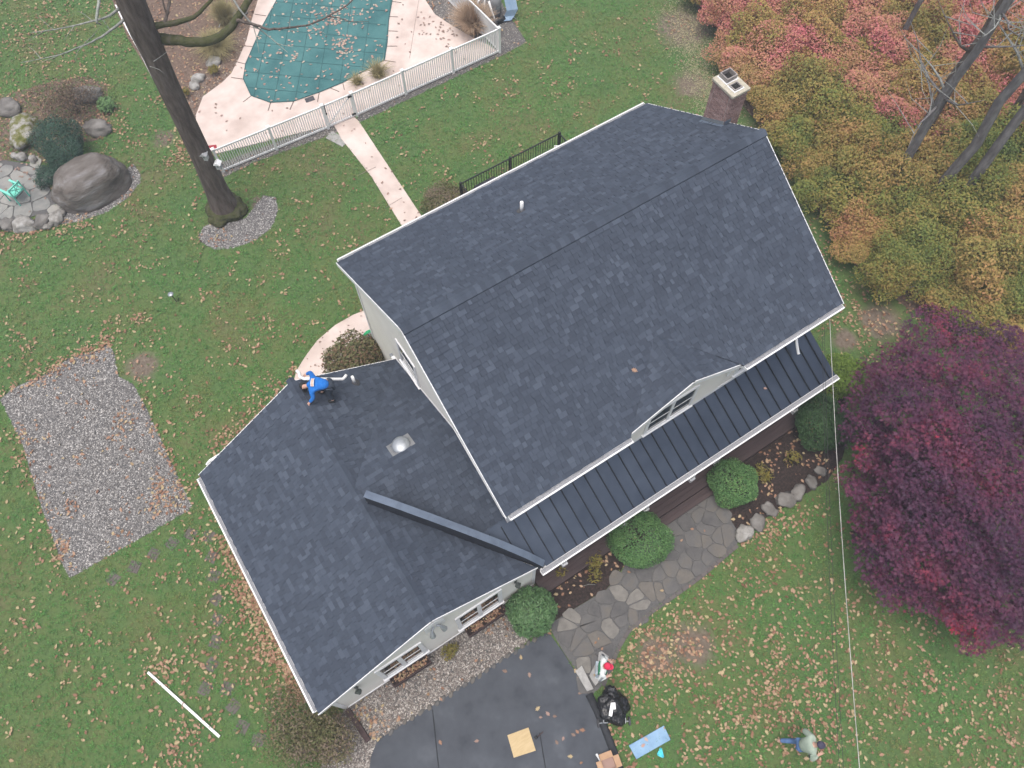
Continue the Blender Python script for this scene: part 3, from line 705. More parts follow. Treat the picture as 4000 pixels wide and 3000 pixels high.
# windows --------------------------------------------------------------------------------------
def window(x0, x1, z0, z1, y, parts=2, fw=.10, axis='y', sgn=-1, sill=True, name='window'):
    mb = MB(); d0, d1 = y+sgn*.045, y+sgn*.002
    def bx(mb, a0,a1,b0,b1,c0,c1):
        c0, c1 = min(c0,c1), max(c0,c1)
        return mb.box(a0,a1,c0,c1,b0,b1) if axis == 'y' else mb.box(c0,c1,a0,a1,b0,b1)
    bx(mb,x0,x1,z0,z0+fw,d0,d1); bx(mb,x0,x1,z1-fw,z1,d0,d1)
    wpan = (x1-x0-fw*(parts+1))/parts
    for i in range(parts+1):
        a = x0+i*(wpan+fw); bx(mb,a,a+fw,z0+fw,z1-fw,d0,d1)
    w = HB(mb, name, mat['white'])
    for i in range(parts):
        a = x0+fw+i*(wpan+fw); zm = (z0+z1)/2
        p = MB(); bx(p,a,a+wpan,z0+fw,zm-.015,y+sgn*.014,y+sgn*.006); HB(p,'pane',mat['glass'],w)
        p = MB(); bx(p,a,a+wpan,zm+.015,z1-fw,y+sgn*.020,y+sgn*.006); HB(p,'pane',mat['glass'],w)
        p = MB(); bx(p,a,a+wpan,zm-.015,zm+.015,y+sgn*.030,y+sgn*.006); HB(p,'sash_bar',mat['white'],w)
    if sill:
        p = MB(); bx(p,x0-.04,x1+.04,z0-.05,z0-.002,y+sgn*.085,y+sgn*.002); HB(p,'sill',mat['white'],w)
    return w
window(-2.09,-.62,.68,2.52,3.97,fw=.13)
window(.48,2.03,.66,2.52,3.97,fw=.13)
window(7.84,9.63,3.62,5.03,DYW,fw=.10)
window(4.55,6.50,3.70,5.02,5.30,fw=.10)
window(11.30,12.20,3.70,5.02,5.30,parts=1,fw=.10)
window(12.35,13.30,3.70,5.02,5.30,parts=1,fw=.10)
window(10.12,11.26,3.78,5.12,3.12,parts=1,fw=.09,axis='x',sgn=-1)
# small grey cable clamp on the gable wall
HB(MB().box(3.095,3.118,9.45,9.52,6.2,6.35), 'cable_clamp', mat['tank'])
# window boxes (hung on the wall: parts of the house)
for x0, x1 in ((.62,1.98),(-1.98,-.70)):
    mb = MB(); y0,y1,z0,z1 = 3.62,3.92,.28,.55
    mb.box(x0,x1,y0,y0+.03,z0,z1); mb.box(x0,x1,y1-.03,y1,z0,z1); mb.box(x0,x0+.03,y0+.03,y1-.03,z0,z1); mb.box(x1-.03,x1,y0+.03,y1-.03,z0,z1); mb.box(x0+.03,x1-.03,y0+.03,y1-.03,z0,z0+.03)
    wb = HB(mb, 'window_box', mat['timber'])
    HB(MB().box(x0+.031,x1-.031,y0+.031,y1-.031,z0+.03,z1-.06), 'soil', mat['mulch'], wb)
# lanterns
for x, z in ((-2.72,2.05),(2.52,2.12)):
    mb = MB(); mb.lathe((x,3.83,z), [(.05,-.16),(.075,-.15),(.085,.10),(.11,.11),(.06,.17),(.02,.2)], 4)
    mb.box(x-.045,x+.045,3.945,3.965,z-.1,z+.22); mb.box(x-.02,x+.02,3.83,3.945,z+.17,z+.20)
    HB(mb, 'wall_lantern', mat['lantern'])
# arched gable plate with two flood lamps
mb = MB(); xc, z0 = -.07, 3.22; pts = [(xc-.30,z0),(xc+.30,z0),(xc+.30,z0+.45)]+[(xc+.30*math.cos(t),z0+.45+.30*math.sin(t)) for t in np.linspace(.25,math.pi-.25,9)]+[(xc-.30,z0+.45)]
mb.prism3([(x,3.965,z) for x,z in pts], (0,-.05,0)); pl = HB(mb, 'gable_plate', mat['white'])
for sx in (-.16,.16):
    mb = MB().tube([(xc+sx*.3,3.90,z0+.42),(xc+sx*.8,3.82,z0+.38)], .03, 8).tube([(xc+sx*.8,3.84,z0+.40),(xc+sx,3.78,z0+.30),(xc+sx*1.15,3.73,z0+.20)], [.035,.065,.085], 10)
    HB(mb, 'flood_lamp', mat['lightmetal'], pl)
# porch: boards, posts, beam, steps -------------------------------------------------------------
HB(MB().box(3.25,14.40,3.55,5.29,.02,.30), 'porch_base', mat['timber'])
bm = {}
for i in range(12):
    y = 3.47+i*.152
    HB(MB().box(3.24,14.42,y,y+.145,.305,.335), 'porch_board', mat['deckwood'])
HB(MB().box(3.24,14.42,3.455,3.468,.02,.33), 'porch_skirt', mat['deckwood'])
for k,(y0,y1,z) in enumerate(((3.14,3.45,.18),)):
    for j in range(2):
        HB(MB().box(7.75,10.05,y0+j*.155,y0+j*.155+.15,z-.03,z), 'step_board', mat['deckwood'])
    HB(MB().box(7.78,10.02,y0+.01,y1-.002,.02,z-.031), 'step_riser', mat['timber'])
HB(MB().box(3.26,14.40,3.86,3.98,2.30,PZG-.14), 'porch_beam', mat['white'])
for x in (4.3,6.62,7.52,9.42,10.46,13.92):
    mb = MB().box(x-.065,x+.065,3.86,3.99,.335,2.298); mb.box(x-.10,x+.10,3.825,4.025,.336,.50); mb.box(x-.09,x+.09,3.835,4.015,2.14,2.29)
    HB(mb, 'porch_post', mat['white'])
# dark door and windows behind the porch
HB(MB().box(8.2,9.1,5.27,5.296,.34,2.35), 'door', mat['timber'])
# chimney ----------------------------------------------------------------------------------------
CX0, CX1, CY0, CY1, CZ1 = 14.47, 15.05, 10.90, 11.74, 8.60
core = HB(MB().box(CX0+.012,CX1-.012,CY0+.012,CY1-.012,0,CZ1-.09), 'chimney', mat['mortar'])
bl, bh, jt, dp = .200, .058, .017, .09
bx_me, by_me, bxh, byh = {}, {}, {}, {}
def brick_me(lx, ly): return MB().box(-lx/2,lx/2,-ly/2,ly/2,-bh/2,bh/2).mesh('brick', mat['brick'])
nb = 0; rgB = random.Random(5)
z = 8.60-.10-bh/2; row = 0; cache = {}
far = MB()
def put_brick(cx, cy, cz_, lx, ly):
    global nb
    jit = rgB.uniform(-.0025,.0025)
    if nb < 296:
        key = (round(lx,3), round(ly,3))
        if key not in cache: cache[key] = brick_me(lx, ly)
        o = inst('brick', cache[key], core, loc=(cx+jit,cy+jit,cz_)); nb += 1
    else: far.box(cx-lx/2,cx+lx/2,cy-ly/2,cy+ly/2,cz_-bh/2,cz_+bh/2)
def course(z, row):
    offx = 0 if row % 2 else -.5
    def run(lo, hi, fn):
        s = lo + (offx*(bl+jt) if offx else 0)
        while s < hi-.02:
            a, b = max(s, lo), min(s+bl, hi)
            if b-a > .03: fn((a+b)/2, b-a)
            s += bl+jt
    run(CX0, CX1, lambda c,l: put_brick(c, CY0+dp/2-.004, z, l, dp))
    run(CY0+dp+jt, CY1-dp-jt, lambda c,l: put_brick(CX0+dp/2-.004, c, z, dp, l))
    run(CY0+dp+jt, CY1-dp-jt, lambda c,l: put_brick(CX1-dp/2+.004, c, z, dp, l))
    run(CX0, CX1, lambda c,l: put_brick(c, CY1-dp/2+.004, z, l, dp))
while z > 5.2:
    course(z, row); z -= bh+jt; row += 1
if far.v: tag(HB(far, 'bricks', mat['brick'], core), kind='stuff')
HB(MB().box(CX0-.045,CX1+.045,CY0-.045,CY1+.045,CZ1-.095,CZ1), 'chimney_cap', mat['concrete_cap'], core, bevel=.02)
for (x,y,w,d,h) in ((14.79,11.53,.19,.17,.16),(14.74,11.12,.15,.13,.06)):
    mb = MB(); t = .03
    for (a,b,c,e) in ((x-w,x+w,y-d,y-d+t),(x-w,x+w,y+d-t,y+d),(x-w,x-w+t,y-d+t,y+d-t),(x+w-t,x+w,y-d+t,y+d-t)): mb.box(a,b,c,e,CZ1+.001,CZ1+h)
    HB(mb, 'flue', mat['flue'], core)
    HB(MB().box(x-w+t+.001,x+w-t-.001,y-d+t+.001,y+d-t-.001,CZ1+.001,CZ1+.02), 'flue_opening', mat['soot'], core)
    mb = MB()
    for (a,b,c,e) in ((x-w-.035,x+w+.035,y-d-.035,y-d-.003),(x-w-.035,x-w-.003,y-d-.003,y+d+.035),(x+w+.003,x+w+.035,y-d-.003,y+d+.035)): mb.box(a,b,c,e,CZ1+.001,CZ1+.022)
    HB(mb, 'sealant', mat['white'], core)
# chimney flashing: stepped pieces and a base apron
for i in range(4):
    y = CY0+.02+i*.21; zr = mz(y)
    HB(MB().prism3([(CX0-.012,y,zr),(CX0-.012,y+.22,mz(y+.22)),(CX0-.012,y+.22,mz(y)+.02),(CX0-.012,y,mz(y)+.16)], (.008,0,0)), 'step_flashing', mat['lightmetal'])
HB(MB().prism3([(CX0-.13,CY0-.02,mz(CY0-.02)+.03),(CX0-.13,CY1+.02,mz(CY1+.02)+.03),(CX0-.02,CY1+.02,mz(CY1+.02)+.03),(CX0-.02,CY0-.02,mz(CY0-.02)+.03)], nB*-.01), 'base_flashing', mat['flash'])
HB(MB().prism3([(CX0-.02,CY0-.012,mz(CY0)+.02),(CX0+.24,CY0-.012,mz(CY0)+.02),(CX0+.24,CY0-.012,mz(CY0)+.17),(CX0-.02,CY0-.012,mz(CY0)+.17)], (0,.006,0)), 'front_flashing', mat['flash'])
# vents ---------------------------------------------------------------------------------------------
vp = (7.98,11.97,mz(11.97))
HB(MB().lathe(vp, [(.052,-.05),(.052,.42),(.044,.42),(.044,.40)], 14), 'vent_pipe', mat['vinyl'], smooth=True)
HB(MB().lathe(vp, [(.15,-.02),(.10,.05),(.06,.08)], 14), 'pipe_boot', mat['darkgrey'])
vp = (1.52,11.33,wz(1.52))
HB(MB().lathe(vp, [(.048,-.05),(.048,.42),(.040,.42),(.040,.40)], 14), 'vent_pipe', mat['vinyl'], smooth=True)
HB(MB().lathe(vp, [(.15,-.03),(.09,.05),(.055,.08)], 14), 'pipe_boot', mat['darkgrey'])
q = Vector((1.63,8.47,cz(8.47)))
dm = HB(MB().lathe(q, [(.20,-.06),(.20,.05),(.27,.06),(.265,.10),(.21,.145),(.11,.17),(.02,.175)], 24), 'dome_vent', mat['lightmetal'], smooth=True)
HB(MB().prism3([(q.x-.36,q.y-.20,cz(q.y-.20)+.024),(q.x+.36,q.y-.20,cz(q.y-.20)+.024),(q.x+.36,q.y+.30,cz(q.y+.30)+.024),(q.x-.36,q.y+.30,cz(q.y+.30)+.024)], nCB*-.006), 'vent_flange', mat['tank'], dm)

# ------------------------------------------------------------------ pool, fence, gate
pool_pts = poly([(1082,0),(1019,114),(960,250),(951,309),(981,374),(1057,401),(1147,396),(1247,361),(1339,323),(1502,236),(1513,163),(1518,81),(1532,0),(1560,-110),(1500,-230),(1320,-260),(1160,-180)], .06)
cov = empty('pool_cover', (7.5,29,.06), label='green mesh safety cover stretched over the pool, littered with pink leaves', cat='pool cover')
CI = Matrix.Translation((-7.5,-29,-.06))
def CVB(mb, name, m, par=None):
    o = mb.build(name, m, par or cov)
    if par is None: o.matrix_parent_inverse = CI
    return o
cx = sum(p[0] for p in pool_pts)/len(pool_pts); cy = sum(p[1] for p in pool_pts)/len(pool_pts)
V, F = [], []
rings = 10; n = len(pool_pts)
den = []
for i in range(n):
    a, b = pool_pts[i], pool_pts[(i+1)%n]
    for k in range(4): den.append((a[0]+(b[0]-a[0])*k/4, a[1]+(b[1]-a[1])*k/4))
n = len(den)
for r in range(rings+1):
    t = r/rings
    for (x,y) in den: V.append((cx+(x-cx)*t, cy+(y-cy)*t, .078-.012*(1-t**2.2)+.004*math.sin(x*2.1)*math.sin(y*1.7)*(1-t)))
for r in range(rings):
    for k in range(n): F.append((r*n+k,r*n+(k+1)%n,(r+1)*n+(k+1)%n,(r+1)*n+k))
CVB(MB().add(V,F), 'cover_sheet', mat['cover'])
def cover_z(x, y):
    d = max(1e-6, math.hypot(x-cx,y-cy)); ang = math.atan2(y-cy,x-cx); R = 6.
    best = 99
    for i in range(len(pool_pts)):
        (x0,y0),(x1,y1) = pool_pts[i], pool_pts[(i+1)%len(pool_pts)]
        dx, dy = (x-cx)/d, (y-cy)/d; ex, ey = x1-x0, y1-y0
        den_ = dx*ey-dy*ex
        if abs(den_) < 1e-9: continue
        t = ((x0-cx)*ey-(y0-cy)*ex)/den_; u = ((x0-cx)*dy-(y0-cy)*dx)/den_
        if t > 0 and 0 <= u <= 1: best = min(best, t)
    t = min(1, d/best)
    return .078-.012*(1-t**2.2)+.004*math.sin(x*2.1)*math.sin(y*1.7)*(1-t)
d1 = (Vector(P(1076,369))-Vector(P(1139,43))); d1.z = 0; d1.normalize()
d2 = (Vector(P(1502,236))-Vector(P(979,190))); d2.z = 0; d2.normalize()
for (dd, oo) in ((d1,d2),(d2,d1)):
    for k in range(-9,10):
        o = Vector((cx,cy,0))+oo*(k*.92+.2); run = []
        for j in range(-70,71):
            q = o+dd*(j*.12)
            if inside([q.x],[q.y],pool_pts)[0]: run.append((q.x,q.y,cover_z(q.x,q.y)+.006))
        if len(run) > 3:
            mb = MB()
            for a, b in zip(run[::3], run[3::3]+[run[-1]]):
                if (Vector(a)-Vector(b)).length > .05: mb.bar(a, b, .024, .006)
            if mb.v: CVB(mb, 'webbing', mat['cover_strap'])
# coping hem
mb = MB()
for i in range(len(pool_pts)):
    a, b = pool_pts[i], pool_pts[(i+1)%len(pool_pts)]; mb.bar((*a,.082),(*b,.082),.035,.012)
CVB(mb, 'hem', mat['cover_strap'])
anch = [((1040,62),(995,55)),((1019,114),(975,104)),((990,182),(942,178)),((960,250),(918,240)),((951,309),(902,302)),((981,374),(950,398)),((1057,401),(1047,432)),((1147,396),(1132,428)),((1247,361),(1240,398)),((1290,343),(1325,358)),((1339,323),(1345,350)),((1502,236),(1545,242)),((1511,180),(1552,180)),((1513,120),(1555,122)),((1518,64),(1555,66)),((1530,5),(1568,10))]
for a, b in anch:
    pa, pb = P(*a,.066), P(*b,.066)
    CVB(MB().bar(pa,pb,.030,.008), 'anchor_strap', mat['strap'])
tag(MB().box(-.2,.2,-.13,.13,0,.015).build('skimmer_lid', mat['darkgrey']), 'dark grey rectangular skimmer lid set in the pool deck by the gate', 'lid')
o = bpy.data.objects['skimmer_lid']; o.location = P(1210,388,.057); o.rotation_euler = (0,0,-.12)

FH = 1.30
FA, FG0, FG1, FB = Vector((1.83,24.90,0)), Vector((6.52,24.62,0)), Vector((7.86,24.57,0)), Vector((15.02,24.42,0))
pick_me = MB().box(-.018,.018,-.018,.018,.14,FH-.10).mesh('picket', mat['vinyl'])
post_me = MB().box(-.055,.055,-.055,.055,0,FH+.02).mesh('post', mat['vinyl'])
capm = MB().add([(-.075,-.075,FH+.021),(.075,-.075,FH+.021),(.075,.075,FH+.021),(-.075,.075,FH+.021),(-.075,-.075,FH+.045),(.075,-.075,FH+.045),(.075,.075,FH+.045),(-.075,.075,FH+.045),(0,0,FH+.09)],
                [(3,2,1,0),(0,1,5,4),(1,2,6,5),(2,3,7,6),(3,0,4,7),(4,5,8),(5,6,8),(6,7,8),(7,4,8)]).mesh('post_cap', mat['vinyl'])
def fence(name, pts, label, nsec, ends=(True,True)):
    root = empty(name, pts[0], label=label, cat='fence', group='white picket fence runs round the pool')
    O = Vector(pts[0])
    for si in range(len(pts)-1):
        a, b = Vector(pts[si])-O, Vector(pts[si+1])-O; d = (b-a).normalized(); ang = math.atan2(d.y,d.x); L = (b-a).length; ns = nsec[si]
        for k in range(ns+1):
            if (si > 0 and k == 0): continue
            if k == 0 and not ends[0]: continue
            if k == ns and si == len(pts)-2 and not ends[1]: continue
            p = inst('post', post_me, root, loc=a+(b-a)*k/ns); p.rotation_euler = (0,0,ang)
            inst('post_cap', capm, p)
        for k in range(ns):
            s, e = a+(b-a)*k/ns+d*.058, a+(b-a)*(k+1)/ns-d*.058
            for z, h, w in ((FH-.065,.07,.05),(.10,.08,.05)):
                MB().bar(s+Vector((0,0,z)),e+Vector((0,0,z)),w,h).build('rail', mat['vinyl'], root)
            m_ = int((e-s).length/.095)
            for j in range(1,m_):
                p = inst('picket', pick_me, root, loc=s+(e-s)*j/m_); p.rotation_euler = (0,0,ang)
    return root
fence('picket_fence', [FA,FG0], 'white vinyl picket fence from the tree trunk to the pool gate', [2])
fence('picket_fence', [FG1,FB], 'white vinyl picket fence right of the gate, in front of the pool', [3])
fence('picket_fence', [FB,(14.80,29.3,0),(14.6,34,0)], 'white vinyl picket fence run between tan grass and pool filter', [2,2], ends=(False,True))
gate = empty('gate', FG0, label='white picket gate with black hinges where the concrete path meets the pool', cat='gate')
d = (FG1-FG0).normalized(); ang = math.atan2(d.y,d.x); s, e = d*.085, (FG1-FG0)-d*.085
for z in (FH-.07,.12): MB().bar(s+Vector((0,0,z)),e+Vector((0,0,z)),.045,.08).build('rail', mat['vinyl'], gate)
for q in (s, e):
    p = MB().box(-.03,.03,-.025,.025,.08,FH-.03).build('stile', mat['vinyl'], gate); p.location = q; p.rotation_euler = (0,0,ang)
MB().bar(s+Vector((0,.02,.18)),e+Vector((0,.02,FH-.14)),.03,.05).build('brace', mat['vinyl'], gate)
for j in range(1,12):
    p = inst('picket', pick_me, gate, loc=s+(e-s)*j/12); p.rotation_euler = (0,0,ang)
for z in (FH-.12,.22):
    p = MB().box(-.11,.05,-.045,-.03,-.05,.05).ball((.03,-.05,0),(.04,.03,.055)).build('hinge', mat['black'], gate); p.location = e+Vector((0,0,z)); p.rotation_euler = (0,0,ang)
p = MB().box(-.012,.012,-.06,-.04,-.32,.22).box(-.03,.03,-.065,-.03,-.36,-.28).build('latch', mat['black'], gate); p.location = s+Vector((0,0,FH-.15)); p.rotation_euler = (0,0,ang)
# thin pale rail along the left edge of the pool bed
mb = MB(); pts = [P(452,20,.25),P(492,105,.25),P(545,200,.25),P(600,310,.25),P(645,390,.25),P(690,470,.25)]
mb.tube(pts, .035, 6)
rl = mb.build('edge_rail', mat['vinyl']); tag(rl, 'slim white rail edging the leafy bed behind the big tree trunk', 'rail')
for q in pts: MB().tube([(q.x,q.y,0),(q.x,q.y,.25)], .02, 6).build('stake', mat['vinyl'], rl)
MB().box(-.45,.45,-.22,.22,0,.04).build('paving_slab', mat['slab'])
o = tag(bpy.data.objects['paving_slab'], 'small grey slab lying in the grass beside the concrete path', 'slab'); o.location = P(1318,545,0); o.rotation_euler = (0,0,-1.15)
# pool equipment
eq = empty('pool_filter', P(1935,60), label='grey pool filter tank with white pipes behind the fence corner', cat='filter')
MB().lathe((0,0,0), [(.16,0),(.20,.10),(.27,.16),(.29,.30),(.29,.75),(.26,.90),(.16,1.02),(.08,1.06),(.06,1.12)], 24).build('tank', mat['tank'], eq, smooth=True)
MB().box(-.09,.09,-.302,-.285,.48,.62).build('plate', mat['lightmetal'], eq)
MB().tube([(-.1,.15,1.1),(-.45,.1,1.1),(-.5,.1,.6),(-.5,.1,.1)], .045, 10).build('pipe', mat['vinyl'], eq, smooth=True)
MB().tube([(-.3,.35,1.0),(-.75,.25,.9),(-.9,.2,.3)], .045, 10).build('pipe', mat['vinyl'], eq, smooth=True)
MB().tube([(-.33,0,.9),(-.33,-.25,.5),(-.28,-.38,.15),(.1,-.55,.12)], .05, 10).build('pipe', mat['vinyl'], eq, smooth=True)
pm = empty('pool_pump', P(1955,88), label='small black pool pump at the foot of the grey filter tank', cat='pump')
MB().tube([(-.22,0,.14),(.22,0,.14)], .11, 14).build('motor', mat['black'], pm, smooth=True)
MB().lathe((-.28,0,0), [(.10,.02),(.12,.1),(.12,.24),(.08,.27)], 14).build('basket', mat['darkgrey'], pm, smooth=True)
MB().box(-.3,.3,-.1,.1,0,.03).build('base', mat['black'], pm)
mb = MB()
g = [(-.28,0,.10),(-.05,.05,.22),(.10,.02,.50),(.14,.30,.95)]
for i in range(3):
    a, b = Vector(g[i]), Vector(g[i+1]); w = Vector((.24,-.10,0))
    mb.prism3([a-w,a+w,b+w,b-w], (.012,.012,-.012))
lc = mb.build('lounge_seat', mat['bluecloth']); lc.location = P(1995,80); tag(lc, 'faded blue folded vinyl lounger beside the pool filter', 'lounger')
MB().tube([(-.2,.1,0),(.0,.1,.25),(.28,-.1,0)], .018, 6).build('frame', mat['lightmetal'], lc)

# ------------------------------------------------------------------ back deck
dk = empty('back_deck', (11.3,16,0), label='low deck with black metal railing behind the house', cat='deck')
DI = Matrix.Translation((-11.3,-16,0))
def DKB(mb, name, m, par=None):
    o = mb.build(name, m, par or dk)
    if par is None: o.matrix_parent_inverse = DI
    return o
mat['deckgrey'] = M('grey_deck_boards', [(.28,.25,.22),(.36,.33,.29)], 4, .8, isl=.4)
for i in range(26): DKB(MB().box(9.02,13.65,14.08+i*.145,14.08+i*.145+.138,.53,.56), 'board', mat['deckgrey'])
DKB(MB().box(9.05,13.62,14.1,17.8,.02,.525), 'frame', mat['timber'])
for (a,b) in (((9.05,17.78),(13.62,17.78)),((9.05,17.78),(9.05,14.15)),((13.62,17.78),(13.62,14.15))):
    A, B = Vector((*a,0)), Vector((*b,0)); L = (B-A).length; dd = (B-A)/L
    for z in (1.60,.66): DKB(MB().bar(A+Vector((0,0,z)),B+Vector((0,0,z)),.045,.035), 'rail', mat['black'])
    for j in range(1,int(L/.115)):
        q = A+dd*(j*.115); DKB(MB().box(q.x-.009,q.x+.009,q.y-.009,q.y+.009,.675,1.585), 'baluster', mat['black'])
for x,y in ((9.05,17.78),(11.3,17.78),(13.62,17.78)): DKB(MB().box(x-.045,x+.045,y-.045,y+.045,.56,1.66), 'post', mat['black'])
mb = MB().box(-.55,.55,-.36,.36,0,.80); mb.add([(-.55,-.36,.8),(.55,-.36,.8),(.55,.36,.8),(-.55,.36,.8),(-.45,-.16,1.12),(.45,-.16,1.12),(.45,.26,1.12),(-.45,.26,1.12)],[(0,1,5,4),(1,2,6,5),(2,3,7,6),(3,0,4,7),(4,5,6,7)])
o = mb.build('covered_grill', mat['bag'], bevel=.05); o.location = (9.85,17.1,.561); tag(o, 'black covered grill in the corner of the back deck', 'grill')
ch = empty('folding_chair', (13.2,17.05,.561), 2.6, 'white folding chair frame at the right end of the deck railing', 'chair')
for sx in (-.24,.24):
    MB().tube([(sx,.25,0),(sx,-.05,.45),(sx,-.28,.98)], .018, 6).build('leg', mat['vinyl'], ch)
    MB().tube([(sx,-.25,0),(sx,.2,.45)], .018, 6).build('leg', mat['vinyl'], ch)
MB().box(-.24,.24,-.08,.24,.43,.46).build('seat', mat['vinyl'], ch); MB().bar((-.24,-.26,.92),(.24,-.26,.92),.03,.14).build('backrest', mat['vinyl'], ch)

# ------------------------------------------------------------------ rocks
def rock(name, c, r, seed, m, label=None, cat='rock', group=None, rot=0.0, rough=.16, flat=.75, parent=None, sub=3, sq=1.0):
    bm = bmesh.new(); bmesh.ops.create_icosphere(bm, subdivisions=sub, radius=1.0)
    off = Vector((seed*3.7, seed*1.3, seed*7.1))
    for v in bm.verts:
        q = v.co.copy()
        if sq != 1.0: q = Vector([math.copysign(abs(t)**sq, t) for t in q])
        k = 1+rough*2*mnoise.noise(q*1.3+off)+rough*mnoise.noise(q*3.1+off)+rough*.4*mnoise.noise(q*7+off)
        q = q*k
        if q.z > flat: q.z = flat+(q.z-flat)*.25
        v.co = Vector((q.x*r[0],q.y*r[1],q.z*r[2]))
    me = bpy.data.meshes.new(name); bm.to_mesh(me); bm.free()
    me.polygons.foreach_set('use_smooth', np.ones(len(me.polygons), dtype=bool)); me.materials.append(m)
    o = bpy.data.objects.new(name, me); col.objects.link(o); o.location = c; o.rotation_euler = (0,0,rot)
    if parent: o.parent = parent
    if label: tag(o, label, cat, group)
    return o
pb = (P(225,770)+P(500,680))/2
dd = P(505,668)-P(225,800); ang = math.atan2(dd.y,dd.x)
rock('boulder', P(362,725,.30), (dd.length*.475,1.0,1.15), 3, mat['boulder'], 'huge rounded grey boulder beside the flagstone patio', 'boulder', rot=ang, rough=.06, flat=.95, sub=5, sq=.88)
wallrocks = [((-20,885),.36,'p'),((32,880),.33,'g'),((97,878),.50,'p'),((165,868),.38,'g'),((218,852),.36,'p'),((180,885),.16,'p'),((197,877),.14,'p'),((240,830),.20,'g')]
desc = ['pale rock at the left frame edge of the patio border','round tan rock second from the left in the patio border','long white rock, widest in the patio border','tan rock in the patio border right of the widest one','pale blocky rock at the right end of the patio border','small pale stone in front of the tan border rock','smallest pale stone beside the blocky border rock','grey stone between the boulder and the patio border']
for i,((px,py),r,k) in enumerate(wallrocks):
    rock('border_rock', P(px,py,.1), (r*1.0,r*.75,r*.7), 20+i, mat['rock_pale'] if k=='p' else mat['rock'], desc[i], 'rock', 'rocks edging the patio', rot=i*1.1+.4, rough=.2, flat=.6)
for (px,py),r,mm,lab in [((100,520),(.85,.62,.60),'rock_moss','moss covered pale rock in the bed behind the patio'),((345,372),(.62,.5,.4),'rock','flat grey rock at the top of the brown shrub bed'),((385,500),(.55,.42,.32),'rock','low grey rock between the yew and the lawn'),((30,425),(.5,.42,.36),'rock','grey rock at the left edge above the mossy rock'),((85,612),(.22,.2,.2),'rock_pale','pale stone at the back edge of the patio'),((128,622),(.2,.16,.2),'rock_pale','small upright pale stone at the back of the patio'),((55,608),(.14,.14,.12),'rock_pale','tiny pale stone at the back left of the patio')]:
    rock('garden_rock', P(px,py,.12), r, px, mat[mm], lab, 'rock', 'rocks in the patio bed', rot=px*.7, rough=.22, flat=.6)
for (px,py),r,lab in [((835,243),(.34,.28,.2),'flat grey rock under the pool-side ornamental grass'),((775,305),(.30,.26,.2),'grey rock in the pool bed near the trunk'),((760,335),(.26,.2,.16),'lower grey rock in the pool bed near the trunk'),((905,55),(.4,.26,.2),'pale flat stone under the mossy limb by the pool'),((950,48),(.22,.16,.14),'small pale stone beside the pool at the mossy limb')]:
    rock('garden_rock', P(px,py,.08), r, px+5, mat['rock_pale'], lab, 'rock', 'rocks in the pool bed', rot=px*.3, rough=.2, flat=.6)
wr = [((2907,2082),.46,'rock_pale','white pointed rock at the corner of the flagstone walk'),((2958,2040),.40,'rock','lichen spotted rock beside the white corner rock'),((3005,1990),.40,'rock','third rock along the front bed from the white one'),((3065,1950),.46,'rock','big square grey rock in the front bed edge'),((3115,1925),.42,'rock','fifth grey rock along the front bed edge'),((3170,1885),.34,'rock','sixth grey rock along the front bed edge'),((3205,1840),.28,'rock','last grey rock of the bed edge beside the maple')]
for i,((px,py),r,mm,lab) in enumerate(wr):
    rock('bed_rock', P(px,py,.08), (r*.74,r*.56,r*.40), 60+i, mat[mm], lab, 'rock', 'rocks edging the front bed', rot=i*.9, rough=.22, flat=.45)

# ------------------------------------------------------------------ flagstones, pavers, edging
def cells(region, step, seed, gap=.026, jitter=.38):
    rg = random.Random(seed); xs = [p[0] for p in region]; ys = [p[1] for p in region]
    pts = []; y = min(ys)-step; r = 0
    while y < max(ys)+step:
        x = min(xs)-step+(step/2 if r%2 else 0)
        while x < max(xs)+step:
            pts.append((x+rg.uniform(-1,1)*jitter*step, y+rg.uniform(-1,1)*jitter*step)); x += step
        y += step*.87; r += 1
    out = []
    for i,(x,y) in enumerate(pts):
        if not inside([x],[y],region)[0]: continue
        c = [(x-step*1.3,y-step*1.3),(x+step*1.3,y-step*1.3),(x+step*1.3,y+step*1.3),(x-step*1.3,y+step*1.3)]
        for j,(a,b) in enumerate(pts):
            if j == i or abs(a-x) > 2.6*step or abs(b-y) > 2.6*step: continue
            nx, ny = a-x, b-y; L = math.hypot(nx,ny); nx /= L; ny /= L
            c = clip(c, nx, ny, nx*(a+x)/2+ny*(b+y)/2-gap/2)
            if len(c) < 3: break
        if len(c) < 3: continue
        q = []
        for k in range(len(c)):
            a, b = c[k], c[(k+1)%len(c)]
            q += [(a[0]*.82+b[0]*.18,a[1]*.82+b[1]*.18),(a[0]*.18+b[0]*.82,a[1]*.18+b[1]*.82)]
        q = [(a+rg.uniform(-.012,.012),b+rg.uniform(-.012,.012)) for a,b in q]
        out.append(((x,y), q))
    return out
def flagstones(name, region, base, m, step, seed, z, light=(), mlight=None):
    st = sheet(name, region, mat['joint'], z)
    for (x,y), q in cells(region, step, seed):
        rg = random.Random(int(x*911+y*57)); h = z+.022+rg.uniform(-.006,.010)
        mm = m
        for (lx,ly,lr) in light:
            if (x-lx)**2+(y-ly)**2 < lr*lr: mm = mlight
        MB().prism(q, z-.01, h).build('flagstone', mm, st, bevel=.008)
    return st
lt = [(*PXY(px,py),.22) for px,py in [(2480,2290),(2505,2345),(2220,2415),(2265,2590),(2410,2295)]]+[(*PXY(2380,2440),.34)]
FLAGW = FLAG
flag_o = flagstones('flagstone_walk', FLAG, None, mat['flag'], .50, 4, .026, lt, mat['flag_light'])
flagstones('patio', PATIO, None, mat['flag_grey'], .66, 9, .030)
